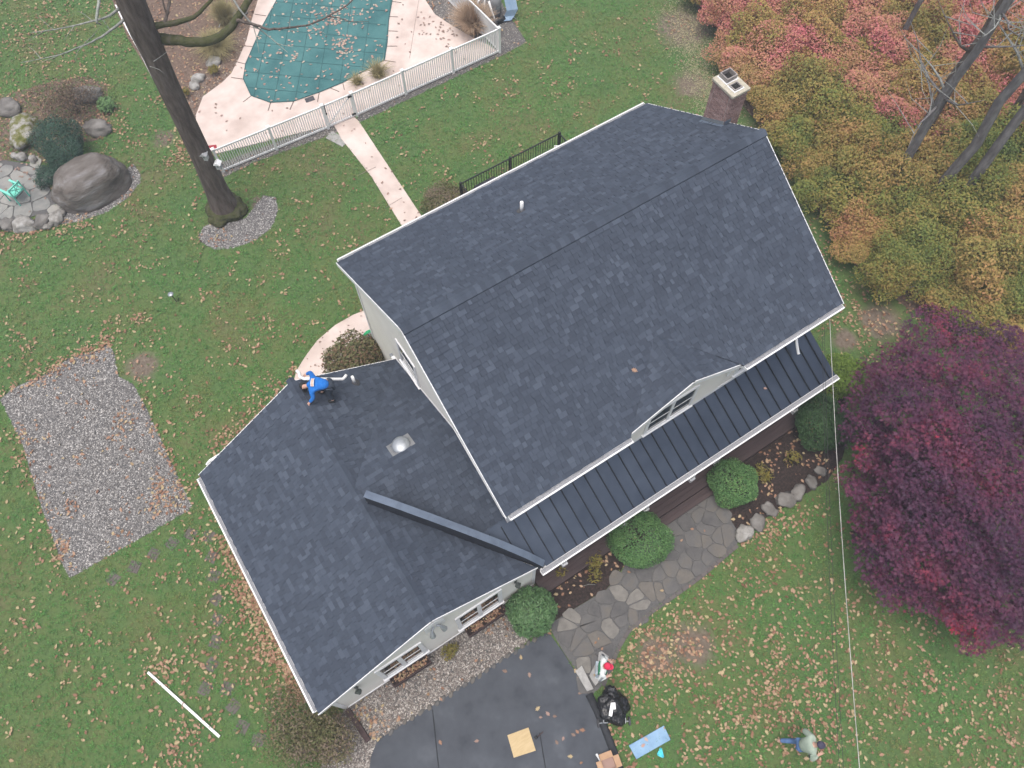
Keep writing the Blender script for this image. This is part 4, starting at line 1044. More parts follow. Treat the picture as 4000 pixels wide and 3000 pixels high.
# edging bricks along the lawn side of the walk
ed = [P(2880,2132),P(2740,2252),P(2640,2325),P(2545,2392),P(2458,2462),P(2420,2525),P(2386,2602),P(2356,2680)]
for a, b in zip(ed, ed[1:]):
    L = (b-a).length; k = max(1,int(L/.21)); dd = (b-a)/L
    for j in range(k):
        c = a+dd*((j+.5)*L/k); o = MB().obox((0,0,0), dd*(L/k/2-.004), Vector((-dd.y,dd.x,0))*.055, Vector((0,0,.04))).build('edging_brick', mat['edger'], flag_o)
        o.location = (c.x,c.y,.018)
# big concrete slabs at the driveway end
mb = MB().prism(poly([(2246,2622),(2272,2600),(2318,2692),(2292,2702)]), 0, .12)
o = mb.build('step_slab', mat['slab'], bevel=.015); tag(o, 'long grey concrete step slab between driveway and flagstone walk', 'slab')
mb = MB().prism(poly([(2300,2640),(2330,2585),(2352,2620),(2350,2650),(2325,2680)]), 0, .075)
o = mb.build('stone_slab', mat['slab'], bevel=.012); tag(o, 'smooth grey stone slab under the feet of the person in red cap', 'slab')
mb = MB().prism(poly([(2338,2548),(2350,2545),(2378,2565),(2368,2590),(2334,2588)]), 0, .072)
o = mb.build('stone_slab', mat['slab'], bevel=.012); tag(o, 'pointed grey stone slab behind the person in red cap', 'slab')
# stepping pads of bricks
pads = [(745,2085),(815,2095),(672,2122),(600,2165),(525,2215),(442,2262),(828,2175),(836,2250),(846,2340),(848,2420),(843,2507),(826,2597),(802,2692),(888,2690),(912,2760),(946,2840),(1008,2890)]
pv = MB().box(-.088,.088,-.043,.043,-.03,.012).mesh('brick', mat['paver'])
pw = ['pad nearest the gravel-facing roof corner','pad right beside the gutter corner']
for i,(px,py) in enumerate(pads):
    c = P(px,py); r = empty('stepping_pad', c, .57+.2*math.sin(i*2.1), label='square pad of dark brick pavers set in the lawn left of the garage', cat='paving', group='brick stepping pads in the lawn')
    for j in range(4): inst('brick', pv, r, loc=(-.091 if j%2 else .091, (-.046 if j < 2 else .046)+(-.0), 0))
    for j in range(2): inst('brick', pv, r, loc=(-.091 if j%2 else .091, .138, 0))
    for j in range(2): inst('brick', pv, r, loc=(-.091 if j%2 else .091, -.138, 0))
# small stones bordering the garage gravel against the driveway
rg = random.Random(8); edge = [P(1478,2890),P(1600,2812),P(1720,2738),P(1860,2645),P(2000,2552),P(2100,2488)]
for a, b in zip(edge, edge[1:]):
    L = (b-a).length; k = int(L/.23)
    for j in range(k):
        c = a+(b-a)*((j+.5)/k)
        rock('border_stone', (c.x+rg.uniform(-.03,.03),c.y+rg.uniform(-.03,.03),.02), (rg.uniform(.08,.13),rg.uniform(.05,.08),.05), rg.random()*50, mat['flag'], 'low rough stone bordering the gravel along the driveway', 'stone', 'border stones between gravel and driveway', rot=rg.uniform(.3,.8), sub=2, flat=.7)
# asphalt lip of the driveway
lip = [P(2300,2712),P(2330,2772),P(2362,2845),P(2396,2935),P(2425,3020),P(2460,3120)]
mb = MB(); mb.tube([Vector((p.x,p.y,.02)) for p in lip], .12, 10); o = mb.build('driveway_kerb', mat['asphalt_dark'], smooth=True); tag(o, kind='structure')
# landscape timber and its end stones
o = MB().bar(P(1358,2772,.09),P(1440,2895,.09),.16,.16).build('landscape_timber', mat['timber'], bevel=.02); tag(o, 'dark brown landscape timber from the garage corner to the driveway', 'timber')

# ------------------------------------------------------------------ leaf and gravel machinery
def proj(p):
    d = Vector(p)-CAM; w = d.dot(CF); return (2000+FPX*d.dot(CR)/w, 1500-FPX*d.dot(CU)/w)
def z_on(bx, by, py, lo=0.0, hi=22.0):       # height on the vertical over (bx,by) seen at image row py
    for _ in range(50):
        m_ = (lo+hi)/2
        if proj((bx,by,m_))[1] > py: lo = m_
        else: hi = m_
    return (lo+hi)/2
DIAMOND = np.array([(-.5,0),(-.05,-.24),(.5,0),(-.05,.24)])
LONG = np.array([(-.5,0),(-.15,-.13),(.5,0),(-.15,.13)])
NEEDLE = np.array([(-.5,-.06),(.5,0),(-.5,.06)])
STAR = np.array([((.5 if k%2==0 else .17)*(1.0 if k in (0,2,8) else .82)*math.cos(k*math.pi/5), (.5 if k%2==0 else .17)*(1.0 if k in (0,2,8) else .82)*math.sin(k*math.pi/5)) for k in range(10)])
OAK = np.array([1.0,1.3])*np.array([(-.55,-.02),(-.33,-.06),(-.26,-.22),(-.12,-.09),(.0,-.31),(.10,-.12),(.26,-.24),(.30,-.08),(.52,0),(.30,.09),(.25,.26),(.10,.13),(-.02,.30),(-.13,.10),(-.27,.20),(-.34,.06),(-.55,.02)])
def leaves(pos, nrm, size, shape, rng, curl=0.0):
    n, k = len(pos), len(shape)
    nrm = nrm/np.maximum(np.linalg.norm(nrm,axis=1,keepdims=True),1e-6)
    ref = rng.normal(size=(n,3)); t = np.cross(nrm,ref); t /= np.maximum(np.linalg.norm(t,axis=1,keepdims=True),1e-6); b = np.cross(nrm,t)
    V = pos[:,None,:]+(t[:,None,:]*shape[None,:,0,None]+b[:,None,:]*shape[None,:,1,None])*size[:,None,None]
    if curl:
        cu = rng.uniform(.2,1.0,size=(n,1))*curl
        r2 = (shape[:,1]**2*2.5+shape[:,0]**2*.6)[None,:]
        V = V+nrm[:,None,:]*(r2*cu*size[:,None])[:,:,None]
    return V.reshape(-1,3), np.arange(n*k).reshape(n,k)
def blob(rng, n, lump=.16, zmin=-.45, depth=.16, sq=1.0, nl=14):
    d = rng.normal(size=(int(n*2.2)+50,3)); d /= np.linalg.norm(d,axis=1,keepdims=True); d = d[d[:,2] > zmin][:n]
    L = rng.normal(size=(nl,3)); L /= np.linalg.norm(L,axis=1,keepdims=True)
    k = np.exp(8*(d@L.T-1)).max(axis=1)
    r = (1-lump)+lump*2*k-np.abs(rng.normal(size=len(d)))*depth
    q = d
    if sq != 1.0: q = np.sign(d)*np.abs(d)**sq
    return q*r[:,None], d
def foliage_mesh(name, n, r, leaf, m, seed, shape=DIAMOND, lump=.16, depth=.16, sq=1.0, zmin=-.45, upb=.5, jit=.7, curl=0.0):
    rng = np.random.default_rng(seed); p, d = blob(rng, n, lump, zmin, depth, sq)
    p = p*np.array(r); nr = d*1.0+np.array([0,0,upb])+rng.normal(size=d.shape)*jit
    V, F = leaves(p, nr, leaf*rng.uniform(.7,1.25,len(p)), shape, rng, curl)
    return np_mesh(name, V, F, m)
def stems_mesh(name, r, seed, m, k=9):
    rg = random.Random(seed); mb = MB()
    for i in range(k):
        a = rg.uniform(0,6.28); q = rg.uniform(.3,.8)
        e = Vector((math.cos(a)*q*r[0],math.sin(a)*q*r[1],r[2]*rg.uniform(-.1,.5)))
        mb.tube([(e.x*.1,e.y*.1,-r[2]*.95),(e.x*.5,e.y*.5,-r[2]*.3),tuple(e)], [.03,.022,.008], 5)
    return mb.mesh(name, m)
def shrub(name, label, cat, c, r, n, leaf, m, seed, group=None, stem=True, zf=.85, **k):
    root = empty(name, c, label=label, cat=cat, group=group)
    o = inst('foliage', foliage_mesh('foliage', n, r, leaf, m, seed, **k), root, loc=(0,0,r[2]*zf))
    if stem: inst('stem', stems_mesh('stem', r, seed, mat['bark']), root, loc=(0,0,r[2]*zf))
    return root
def stones(name, region, n, smin, smax, m, seed, z, skip=None):
    rng = np.random.default_rng(seed); R = np.array(region); lo, hi = R.min(0), R.max(0)
    p = rng.uniform(lo, hi, size=(n,2)); ok = inside(p[:,0],p[:,1],region)
    if skip is not None: ok &= ~skip(p[:,0],p[:,1])
    p = p[ok]; n = len(p)
    s = rng.uniform(smin,smax,n)*rng.uniform(.7,1.3,n)
    base = np.array([(1,0,0),(-.5,.87,0),(-.5,-.87,0),(.25,.15,.62),(.0,-.2,.5)])
    a = rng.uniform(0,6.283,n); ca, sa = np.cos(a), np.sin(a)
    B = np.repeat(base[None],n,0)*(1+rng.normal(size=(n,5,3))*.2)
    B[:,:,1] *= rng.uniform(.6,1.0,(n,1)); B[:,:,2] *= rng.uniform(.6,1.3,(n,1))
    x = B[:,:,0]*ca[:,None]-B[:,:,1]*sa[:,None]; y = B[:,:,0]*sa[:,None]+B[:,:,1]*ca[:,None]
    V = np.stack([p[:,0,None]+x*s[:,None], p[:,1,None]+y*s[:,None], z-.004+B[:,:,2]*s[:,None]],-1).reshape(-1,3)
    f = np.array([(0,1,3),(1,2,4),(2,0,4),(0,3,4),(3,1,4)])
    F = (np.arange(n)[:,None,None]*5+f[None]).reshape(-1,3)
    o = inst(name, np_mesh(name, V, F, m)); return o
HOUSEF = [(-3.55,3.93),(3.25,3.93),(3.25,3.45),(14.45,3.45),(14.45,14.1),(13.7,14.1),(13.7,17.85),(9.0,17.85),(9.0,14.1),(3.05,14.1),(3.05,11.8),(-3.55,11.8)]
tb = P(885,825)
tag(stones('gravel', GR_BIG, 42000, .020, .042, mat['gravel'], 1, .012), 'grey gravel filling the large rectangular patch in the left lawn', 'gravel', kind='stuff')
tag(stones('gravel', GR_TREE, 8000, .022, .042, mat['gravel'], 2, .016), 'grey gravel crescent at the foot of the big oak', 'gravel', kind='stuff')
tag(stones('gravel', GR_BOULD, 8000, .022, .042, mat['gravel'], 3, .014), 'grey gravel curving round the big boulder', 'gravel', kind='stuff')
tag(stones('gravel', GR_FENCE, 7000, .015, .03, mat['gravel_tan'], 4, .011), 'gravel strip under the left pool fence', 'gravel', kind='stuff')
tag(stones('gravel', GR_FENCE2, 24000, .015, .03, mat['gravel_tan'], 5, .011), 'gravel strip under the right pool fence and round the filter', 'gravel', kind='stuff')
tag(stones('gravel', GR_GAR, 28000, .022, .044, mat['gravel_tan'], 6, .012, skip=lambda x,y: inside(x,y,HOUSEF)), 'brown gravel bed along the front of the garage', 'gravel', kind='stuff')
tag(stones('gravel', GR_POOLR, 6000, .018, .04, mat['gravel_tan'], 7, .018), 'gravel bed behind the tan ornamental grass at the pool', 'gravel', kind='stuff')
BP2 = poly([(640,380),(700,480),(830,610),(790,560),(765,510),(768,450),(800,375),(870,325),(905,290),(935,230),(965,160),(985,80),(940,90),(900,180),(860,260),(780,320),(720,380)])
tag(stones('gravel', BP2, 9000, .015, .03, mat['gravel_tan'], 17, .022), 'gravel edge of the leafy bed left of the pool deck', 'gravel', kind='stuff')

# ------------------------------------------------------------------ lawn blades and fallen leaves
BEDS = [GR_BIG,GR_TREE,GR_BOULD,GR_FENCE,GR_FENCE2,GR_GAR,GR_POOLR,BED_POOL,DECK,PATH,PATH2,PATIO,DRIVE,MULCH,MULCH2,FLAG,HOUSEF]
FR = [(p.x,p.y) for p in (P(-130,-130),P(4130,-130),P(4130,3130),P(-130,3130))]
HEDGE = [(25.1,24.5),(23.2,19.2),(21.4,16.4),(21.0,13.5),(20.3,10.6),(19.5,7.2),(19.8,4.8),(21.2,3.0),(22.5,1.5),(24,0),(42,0),(42,26)]
tag(MB().prism([(x+.7,y) for x,y in HEDGE], -.05, .012).build('hedge_ground', mat['bedsoil']), kind='structure')
rng = np.random.default_rng(21)
lo, hi = np.array(FR).min(0), np.array(FR).max(0)
def lawn_points(n, rng):
    p = rng.uniform(lo, hi, size=(n,2)); ok = inside(p[:,0],p[:,1],FR)
    p = p[ok]; ok = np.ones(len(p), bool)
    for b in BEDS+[HEDGE]: ok &= ~inside(p[:,0],p[:,1],b)
    return p[ok]
soilp = [(555,1435,.75), (2670,110,1.6), (2700,330,1.0), (3440,1260,1.5), (3560,1140,.9), (2700,2520,1.0), (2560,2560,.9), (3300,1330,.8)]
p = lawn_points(210000, rng)
keep = np.ones(len(p))
for (a,b,r) in soilp:
    c = P(a,b); d = np.hypot(p[:,0]-c.x,p[:,1]-c.y); keep = np.minimum(keep, np.clip((d-r*.35)/(r*.9),.06,1))
p = p[rng.random(len(p)) < keep]
n = len(p); KB = 7
V = np.empty((n,1+2*KB,3)); V[:,0] = np.stack([p[:,0],p[:,1],np.full(n,.004)],-1)
for k in range(KB):
    a = rng.uniform(0,6.283,n); L = rng.uniform(.05,.115,n); w = rng.uniform(.009,.016,n); t = rng.uniform(.35,.95,n); dx, dy = np.cos(a), np.sin(a); h = L*np.sqrt(1.02-t**2)
    ex_, ey_ = p[:,0]+dx*L*t, p[:,1]+dy*L*t
    V[:,1+2*k] = np.stack([ex_-dy*w,ey_+dx*w,h],-1); V[:,2+2*k] = np.stack([ex_+dy*w*.3,ey_-dx*w*.3,h*.9],-1)
F = np.array([(0,1+2*k,2+2*k) for k in range(KB)]); F = (np.arange(n)[:,None,None]*(1+2*KB)+F[None]).reshape(-1,3)
o = inst('grass', np_mesh('grass', V.reshape(-1,3), F, mat['blade']))
tag(o, 'short green lawn grass all round the house', 'grass', kind='stuff')

def seg_d(X, Y, a, b):
    ax, ay, bx, by = a.x,a.y,b.x,b.y; L2_ = (bx-ax)**2+(by-ay)**2
    t = np.clip(((X-ax)*(bx-ax)+(Y-ay)*(by-ay))/max(L2_,1e-9),0,1); return np.hypot(X-ax-t*(bx-ax),Y-ay-t*(by-ay))
spots = [((1090,1690),.9,60),((1000,1760),1.2,34),((1110,1580),.6,36),((900,1830),.9,16),((560,1250),.25,70),((350,1170),.5,14),((110,1350),.35,40),((200,1455),.45,70),((330,1385),.45,70),((425,1335),.35,110),((650,1940),.55,80),((470,1700),.3,45),((500,1640),.35,40),((480,1620),.2,50),
 ((760,2600),1.6,16),((650,2600),.4,60),((750,2850),.5,40),((700,2940),.5,45),((1130,2480),.8,30),((1000,2300),.7,34),((140,150),2.2,16),((450,480),1.7,13),((700,620),.4,60),((730,580),.4,60),((660,640),.4,40),((330,300),1.0,16),((60,900),.8,50),((330,895),.45,50),((230,900),.5,40),((20,860),.5,30),
 ((2560,2500),1.1,20),((2620,2620),1.2,26),((2480,2620),.6,50),((2460,2720),.5,34),((2900,2600),2.4,10),((3100,2650),1.3,24),((2750,2450),1.3,16),((2950,2300),1.2,14),((3100,2800),1.4,22),((2900,2780),.5,50),((2780,2900),1.4,16),((3250,2900),1.2,20),((3600,2700),2.2,12),((3900,2850),1.6,18),((3300,2500),1.5,12),((2700,2180),.6,24),((3000,2080),.5,60),((3030,2040),.4,50),
 ((3050,1780),.6,28),((3150,1650),.6,20),((2250,2190),.5,60),((2330,2170),.5,60),((2190,2250),.4,60),((2430,2180),.3,30),((3000,1900),.3,30),((1500,860),.3,4),((1900,560),.5,7),((1700,650),.6,7),((1480,2830),.35,60),((1420,2780),.3,50),((3330,1180),1.4,16),((3230,1000),.8,14),((3500,1330),1.2,14),((280,1980),.3,50),((90,1700),.3,40),((240,2170),.4,55),((1240,1470),.5,60),((1180,1560),.4,60),((1150,1440),.3,40)]
def base_density(X, Y):
    D = np.full(X.shape, 12.0)
    D = np.where((Y > 14) & (X > 6), 7.0, D)
    D = np.where((Y < 2.6) & (X > 3), 16.0, D)
    return np.where((Y > 17) & (X < 3), 17.0, D)
lines = [((930,2050),(1230,2720),.60,380),((870,1960),(1080,2600),.9,55),((2345,2770),(2480,3030),.20,90),((60,1660),(260,2250),.25,40),((560,1560),(740,1950),.25,50),((2860,620),(3420,1330),.5,34),((690,500),(860,700),.4,60),
 ((1150,1520),(900,1800),.8,95),((1000,2150),(1100,2900),.7,26),((0,1540),(430,1330),.22,70),((3240,1960),(2900,2140),.3,40),((2200,2210),(2560,1975),.3,60)]
rc = np.random.default_rng(5)
cl = rc.uniform(lo,hi,size=(2600,2)); cl = cl[inside(cl[:,0],cl[:,1],FR)]
def clump(X, Y):
    K = np.full(X.shape, .22)
    for c in range(0,len(cl),400):
        d2 = ((X[:,None]-cl[None,c:c+400,0])**2+(Y[:,None]-cl[None,c:c+400,1])**2)
        K = np.maximum(K, 5.6*np.exp(-d2/.05).max(1))
    return K
NOLEAF = [DECK,PATH,PATH2,DRIVE,PATIO,FLAG,HOUSEF]
N = 90000
X = rc.uniform(lo[0],hi[0],N); Y = rc.uniform(lo[1],hi[1],N); area = (hi-lo).prod()
ok = inside(X,Y,FR); X, Y = X[ok], Y[ok]
D = base_density(X,Y)*clump(X,Y)
small = inside(X,Y,BED_POOL)|inside(X,Y,BED_PATIO); D = np.where(small, 30, D)
D = np.where(inside(X,Y,HEDGE), 14, D)
D = np.where(inside(X,Y,GR_TREE)|inside(X,Y,GR_BOULD)|inside(X,Y,GR_FENCE)|inside(X,Y,GR_FENCE2), D*.35, D)
acc = rc.random(len(X)) < D*area/N
X, Y = X[acc], Y[acc]
bx_, by_ = [X], [Y]
for (c,r,v) in spots:
    q = P(*c); k = int(1.5*v*3.14*r*r); bx_.append(rc.normal(q.x,r*.62,k)); by_.append(rc.normal(q.y,r*.62,k))
for (c0,c1,w,v) in lines:
    p0, p1 = P(*c0), P(*c1); L = (p1-p0).length; k = int(v*L*w*2); t = rc.random(k); a = rc.normal(0,w*.75,k); nx, ny = -(p1.y-p0.y)/L, (p1.x-p0.x)/L
    bx_.append(p0.x+(p1.x-p0.x)*t+nx*a); by_.append(p0.y+(p1.y-p0.y)*t+ny*a)
X, Y = np.concatenate(bx_), np.concatenate(by_)
ok = np.ones(len(X), bool)
for b in NOLEAF: ok &= ~inside(X,Y,b)
X, Y = X[ok], Y[ok]; n = len(X)
pos = np.stack([X,Y,rc.uniform(.03,.075,n)],-1)
nr = np.array([0,0,1.0])+rc.normal(size=(n,3))*.33
sz = .062+.105*rc.random(n)**1.2
V, F = leaves(pos, nr, sz, OAK, rc, curl=.55)
o = inst('leaf_litter', np_mesh('leaf_litter', V, F, mat['fallen'])); tag(o, 'tan and brown fallen oak leaves scattered over lawn, gravel and beds', 'leaves', kind='stuff')
# birch-pale tiny leaves below the hedge edge
N = 9000; q = np.array([(P(2640+230*t,20+620*t).x,P(2640+230*t,20+620*t).y) for t in rc.random(N)])+rc.normal(size=(N,2))*.55
hm = ~inside(q[:,0],q[:,1],HOUSEF); q = q[hm]
V, F = leaves(np.stack([q[:,0],q[:,1],rc.uniform(.02,.05,len(q))],-1), np.array([0,0,1.0])+rc.normal(size=(len(q),3))*.3, rc.uniform(.04,.075,len(q)), DIAMOND, rc)
mat['fallen_pale'] = M('pale_small_leaf', [(.28,.25,.15),(.38,.35,.23),(.30,.28,.13)], 6, .85, isl=.95)
o = inst('leaf_litter', np_mesh('leaf_litter', V, F, mat['fallen_pale'])); tag(o, 'tiny pale leaves strewn on the grass along the hedge', 'leaves', kind='stuff')
# on the pool cover and deck
def scatter(region, n, dens, seed, z, m, label, smin=.06, smax=.12, zf=None):
    r_ = np.random.default_rng(seed); R = np.array(region); a, b = R.min(0), R.max(0)
    X = r_.uniform(a[0],b[0],n); Y = r_.uniform(a[1],b[1],n); ok = inside(X,Y,region); X, Y = X[ok], Y[ok]
    k = r_.random(len(X)) < dens(X,Y)*(b-a).prod()/n; X, Y = X[k], Y[k]
    Z = np.array([zf(x,y) for x,y in zip(X,Y)]) if zf else np.full(len(X), z)
    V, F = leaves(np.stack([X,Y,Z+r_.uniform(.012,.03,len(X))],-1), np.array([0,0,1.0])+r_.normal(size=(len(X),3))*.2, r_.uniform(smin,smax,len(X)), OAK, r_, .3)
    o = inst('leaf_litter', np_mesh('leaf_litter', V, F, m)); tag(o, label, 'leaves', kind='stuff')
def dcov(X, Y):
    D = np.full(X.shape, 6.5)
    for (c,r,v) in [((1235,135),.35,60),((1310,95),.4,50),((1335,170),.4,70),((1270,60),.5,40),((1150,235),.2,60),((1345,205),.3,60),((1250,290),.25,25),((1360,60),.6,12)]:
        q = P(*c); D += v*np.exp(-((X-q.x)**2+(Y-q.y)**2)/(r*r))
    return D
scatter(pool_pts, 9000, dcov, 31, 0, mat['fallen_pink'], 'pinkish fallen leaves lying on the green pool cover', .10, .18, cover_z)
def ddeck(X, Y):
    D = np.full(X.shape, .9)
    for (c,r,v) in [((1720,130),.6,18),((1690,100),.5,12),((1640,110),.9,5),((1760,160),.4,16)]:
        q = P(*c); D += v*np.exp(-((X-q.x)**2+(Y-q.y)**2)/(r*r))
    return np.where(inside(X,Y,pool_pts), 0, D)
scatter(DECK, 6000, ddeck, 32, .055, mat['fallen_dark'], 'dull brown leaves lying on the pink pool deck', .09, .17)
scatter(PATH, 600, lambda X,Y: np.full(X.shape,2.2), 33, .048, mat['fallen_dark'], 'few dull leaves on the concrete path to the gate', .08, .16)
scatter(PATH2, 2000, lambda X,Y: np.full(X.shape,9.0), 36, .042, mat['fallen_dark'], 'brown leaves on the curved path behind the garage wing', .06, .14)
scatter(FLAG, 2000, lambda X,Y: np.full(X.shape,.7), 34, .055, mat['fallen'], 'few stray leaves on the flagstone walk', .08, .14)
scatter(PATIO, 2000, lambda X,Y: 1.0+12*np.exp(-((X-P(75,665).x)**2+(Y-P(75,665).y)**2)/.5), 35, .056, mat['fallen_dark'], 'leaves collected along the back of the patio', .10, .16)
# single leaves one can count
oak_me = None
rgl = random.Random(77)
def one_leaf(p, s, nrm, label, group=None, m='fallen', name='oak_leaf'):
    r_ = np.random.default_rng(rgl.randrange(9999))
    V, F = leaves(np.array([[0,0,0.]]), np.array([nrm]), np.array([s]), OAK, r_, .45)
    o = inst(name, np_mesh(name, V, F, mat[m]), loc=p); return tag(o, label, 'leaf', group)
def on_front(px, py):
    d = ray(px,py); k = (MZR-SP*MYR-CAMH)/(d.z-SP*d.y); q = CAM+d*k; return q+Vector((0,0,.035))
one_leaf(on_front(2477,1448), .19, (0,-.5,.85), 'single orange oak leaf on the front slope of the main roof')
one_leaf(Vector((12.2,4.55,pz(4.55)+.03)), .13, (0,-.4,.9), 'single pink leaf on the dark metal porch roof', m='fallen_pink')
for px,py in [(2265,2708),(2100,2768),(2112,2802),(2140,2788),(2167,2798),(2255,2858),(2275,2852),(2068,2636),(1972,2622),(1862,2895),(2270,2980),(2035,2568),(2228,2955),(2175,2900),(2200,2885),(1720,2900),(2240,2870)]:
    one_leaf(P(px,py,.045), rgl.uniform(.11,.18), (rgl.uniform(-.2,.2),rgl.uniform(-.2,.2),1), 'single reddish fallen leaf lying on the dark driveway', 'leaves on the driveway', m=rgl.choice(['fallen','fallen_dark','fallen']))

# ------------------------------------------------------------------ hedge shrubs (autumn colours)
protos = []
for k in range(7): protos.append((1.4,[np_me for np_me in ()]))
fol = {}
def hedge_fol(kind, v):
    if (kind,v) not in fol: fol[(kind,v)] = foliage_mesh('foliage', 7200, (1.30,1.30,1.1), .115, mat['hedge_'+kind], 100+v*7+len(kind), lump=.34, depth=.32, upb=.9, jit=.9, zmin=-.2)
    return fol[(kind,v)]
hstem = stems_mesh('stem', (1.3,1.3,1.1), 3, mat['bark_grey'], 12)
labs = {'pink':'pink and red autumn shrub in the tall hedge behind the chimney','orange':'orange tinted autumn shrub in the middle of the tall hedge','green':'green and gold shrub at the lower edge of the tall hedge'}
rgh = random.Random(4); spotsH = []
yy = .6
while yy < 26:
    xx = 19.5+rgh.uniform(0,.8)
    while xx < 38:
        x, y = xx+rgh.uniform(-.35,.35), yy+rgh.uniform(-.35,.35)
        if inside([x],[y],HEDGE)[0]:
            pp = proj((x,y,1.5))
            if -250 < pp[0] < 4350 and -350 < pp[1] < 3200: spotsH.append((x,y))
        xx += 1.35
    yy += 1.22
for (x,y) in spotsH:
    pp = proj((x,y,1.5))
    e = (pp[1]-60-.35*(pp[0]-2800))/700.0+rgh.uniform(-.28,.28)
    if pp[1] < 420 and pp[0] < 3500: kind = 'pink' if rgh.random() < (.75 if pp[1] < 250 else .45) else 'orange'
    elif pp[0] > 3300 and pp[1] < 480: kind = 'pink' if rgh.random() < .45 else 'orange'
    elif pp[0] > 3500 and 480 < pp[1]: kind = rgh.choice(['orange','green','green'])
    else: kind = rgh.choice(['green','green','orange'])
    edge_in = inside([x-1.6],[y-.6],HEDGE)[0]
    s = rgh.uniform(.85,1.15)*(1.0 if edge_in else .8)
    root = empty('hedge_shrub', (x,y,0), rgh.uniform(0,6.28), labs[kind], 'shrub', 'shrubs of the tall autumn hedge, '+kind)
    root.scale = (s,s,s*rgh.choice([.85,.95,1.0,1.1,1.25]))
    inst('foliage', hedge_fol(kind, rgh.randrange(3)), root, loc=(0,0,1.0)); inst('stem', hstem, root, loc=(0,0,1.05))

# ------------------------------------------------------------------ purple maple
mp = P(3690,1850,4.0)
maple = empty('maple_tree', (mp.x,mp.y,0), label='wide purple Japanese maple with crimson patches beside the front bed', cat='tree')
out = [(3372,1425),(3335,1560),(3330,1700),(3370,1850),(3300,1862),(3370,2000),(3372,2130),(3425,2250),(3490,2330),(3560,2345),(3625,2330),(3700,2400),(3770,2440),(3805,2520),(3880,2450),(3975,2490),(4080,2480),(4200,2400),(4250,2100),(4270,1800),(4200,1450),(4100,1300),(3980,1300),(3890,1300),(3790,1270),(3690,1240),(3630,1185),(3570,1290),(3480,1360)]
rgm = np.random.default_rng(12); prm = random.Random(12)
OUTP = np.array(out, float)
cl_m = []
for (a,b) in out: cl_m.append((a+(3750-a)*.05+prm.uniform(-26,26), b+(1850-b)*.05+prm.uniform(-26,26), 0.0))
tries = 0
while len(cl_m) < 330 and tries < 16000:
    tries += 1; a, b = prm.uniform(3290,4260), prm.uniform(1190,2530)
    if not inside([a],[b],out)[0]: continue
    dmin = min(math.hypot(a-c[0],b-c[1]) for c in cl_m)
    if dmin < 38: continue
    de = min(seg for seg in [np.abs(np.hypot(OUTP[:,0]-a,OUTP[:,1]-b)).min()])
    cl_m.append((a,b,min(1.0,de/330)))
PV_, PN_ = [], []
tips = []
for (a,b,t) in cl_m:
    zc = 1.8+2.6*math.sin(t*math.pi/2)+prm.uniform(-.6,.45); c = P(a,b,zc); tips.append(c)
    k = 125; d = rgm.normal(size=(k,3)); d /= np.linalg.norm(d,axis=1,keepdims=True); d[:,2] = np.abs(d[:,2])*.9-.25
    rr = rgm.uniform(.55,1.05,(k,1)); q = d*rr*np.array([.50,.50,.20])*prm.uniform(.7,1.25)
    PV_.append(np.array(c)+q-np.array([mp.x,mp.y,0])); PN_.append(d*.5+np.array([0,0,1.0])+rgm.normal(size=(k,3))*.45)
PV_ = np.concatenate(PV_); PN_ = np.concatenate(PN_)
V, F = leaves(PV_, PN_, rgm.uniform(.10,.20,len(PV_)), STAR, rgm, .2)
inst('crown', np_mesh('crown', V, F, mat['maple']), maple)
mb = MB(); mb.tube([(0,0,0),(.05,.03,.5),(.0,.1,1.1),(.1,.05,1.6)], [.26,.19,.17,.15], 10)
mb.build('trunk', mat['bark'], maple, smooth=True)
for i,c in enumerate(tips[::5]):
    q = Vector((c.x-mp.x,c.y-mp.y,c.z)); s0 = Vector((.05,.05,1.1+.5*prm.random())); mid = s0.lerp(q,.5)+Vector((prm.uniform(-.3,.3),prm.uniform(-.3,.3),.25))
    MB().tube([s0,mid,q-Vector((0,0,.1))], [.06,.035,.010], 6).build('limb', mat['bark'], maple, smooth=True)

# ------------------------------------------------------------------ other shrubs
def gp(px, py, z=0): q = P(px,py,z); return (q.x,q.y,0)
q = P(2872,1885,.75); shrub('boxwood', 'round clipped green boxwood beside the porch steps on the right', 'shrub', (q.x,q.y,0), (.82,.80,.66), 9500, .062, mat['boxwood'], 1, 'clipped boxwoods', lump=.15, depth=.13, zmin=-.6, zf=.9, jit=1.0)
q = P(2495,2105,.75); shrub('boxwood', 'larger squarish clipped boxwood between the mulch bed and the walk', 'shrub', (q.x,q.y,0), (.98,.92,.66), 12500, .062, mat['boxwood'], 2, 'clipped boxwoods', lump=.14, depth=.13, zmin=-.6, zf=.9, sq=.8, jit=1.0)
q = P(2075,2388,.6); shrub('rhododendron', 'leafy rhododendron at the garage corner by the driveway', 'shrub', (q.x,q.y,0), (.76,.74,.66), 3000, .17, mat['rhodo'], 3, shape=LONG, lump=.08, depth=.14, zmin=-.6, jit=.5, upb=.6)
q = P(3285,1478,.7); shrub('low_conifer', 'bright lime green feathery shrub at the right end of the porch', 'shrub', (q.x,q.y,0), (.70,.80,.85), 7000, .11, mat['lime'], 4, shape=LONG, lump=.22, depth=.2)
q = P(3205,1660,.5); shrub('low_conifer', 'dark green spreading conifer below the right porch corner', 'shrub', (q.x,q.y,0), (.95,1.05,.75), 9000, .10, mat['conifer'], 5, shape=LONG, lump=.2, depth=.2)
q = P(1370,1405,.6); shrub('hydrangea', 'brown and green hydrangea in the corner behind the garage wing', 'shrub', (q.x,q.y,0), (1.0,.85,.80), 3600, .13, mat['hydrangea'], 6, lump=.2, depth=.25, jit=.9)
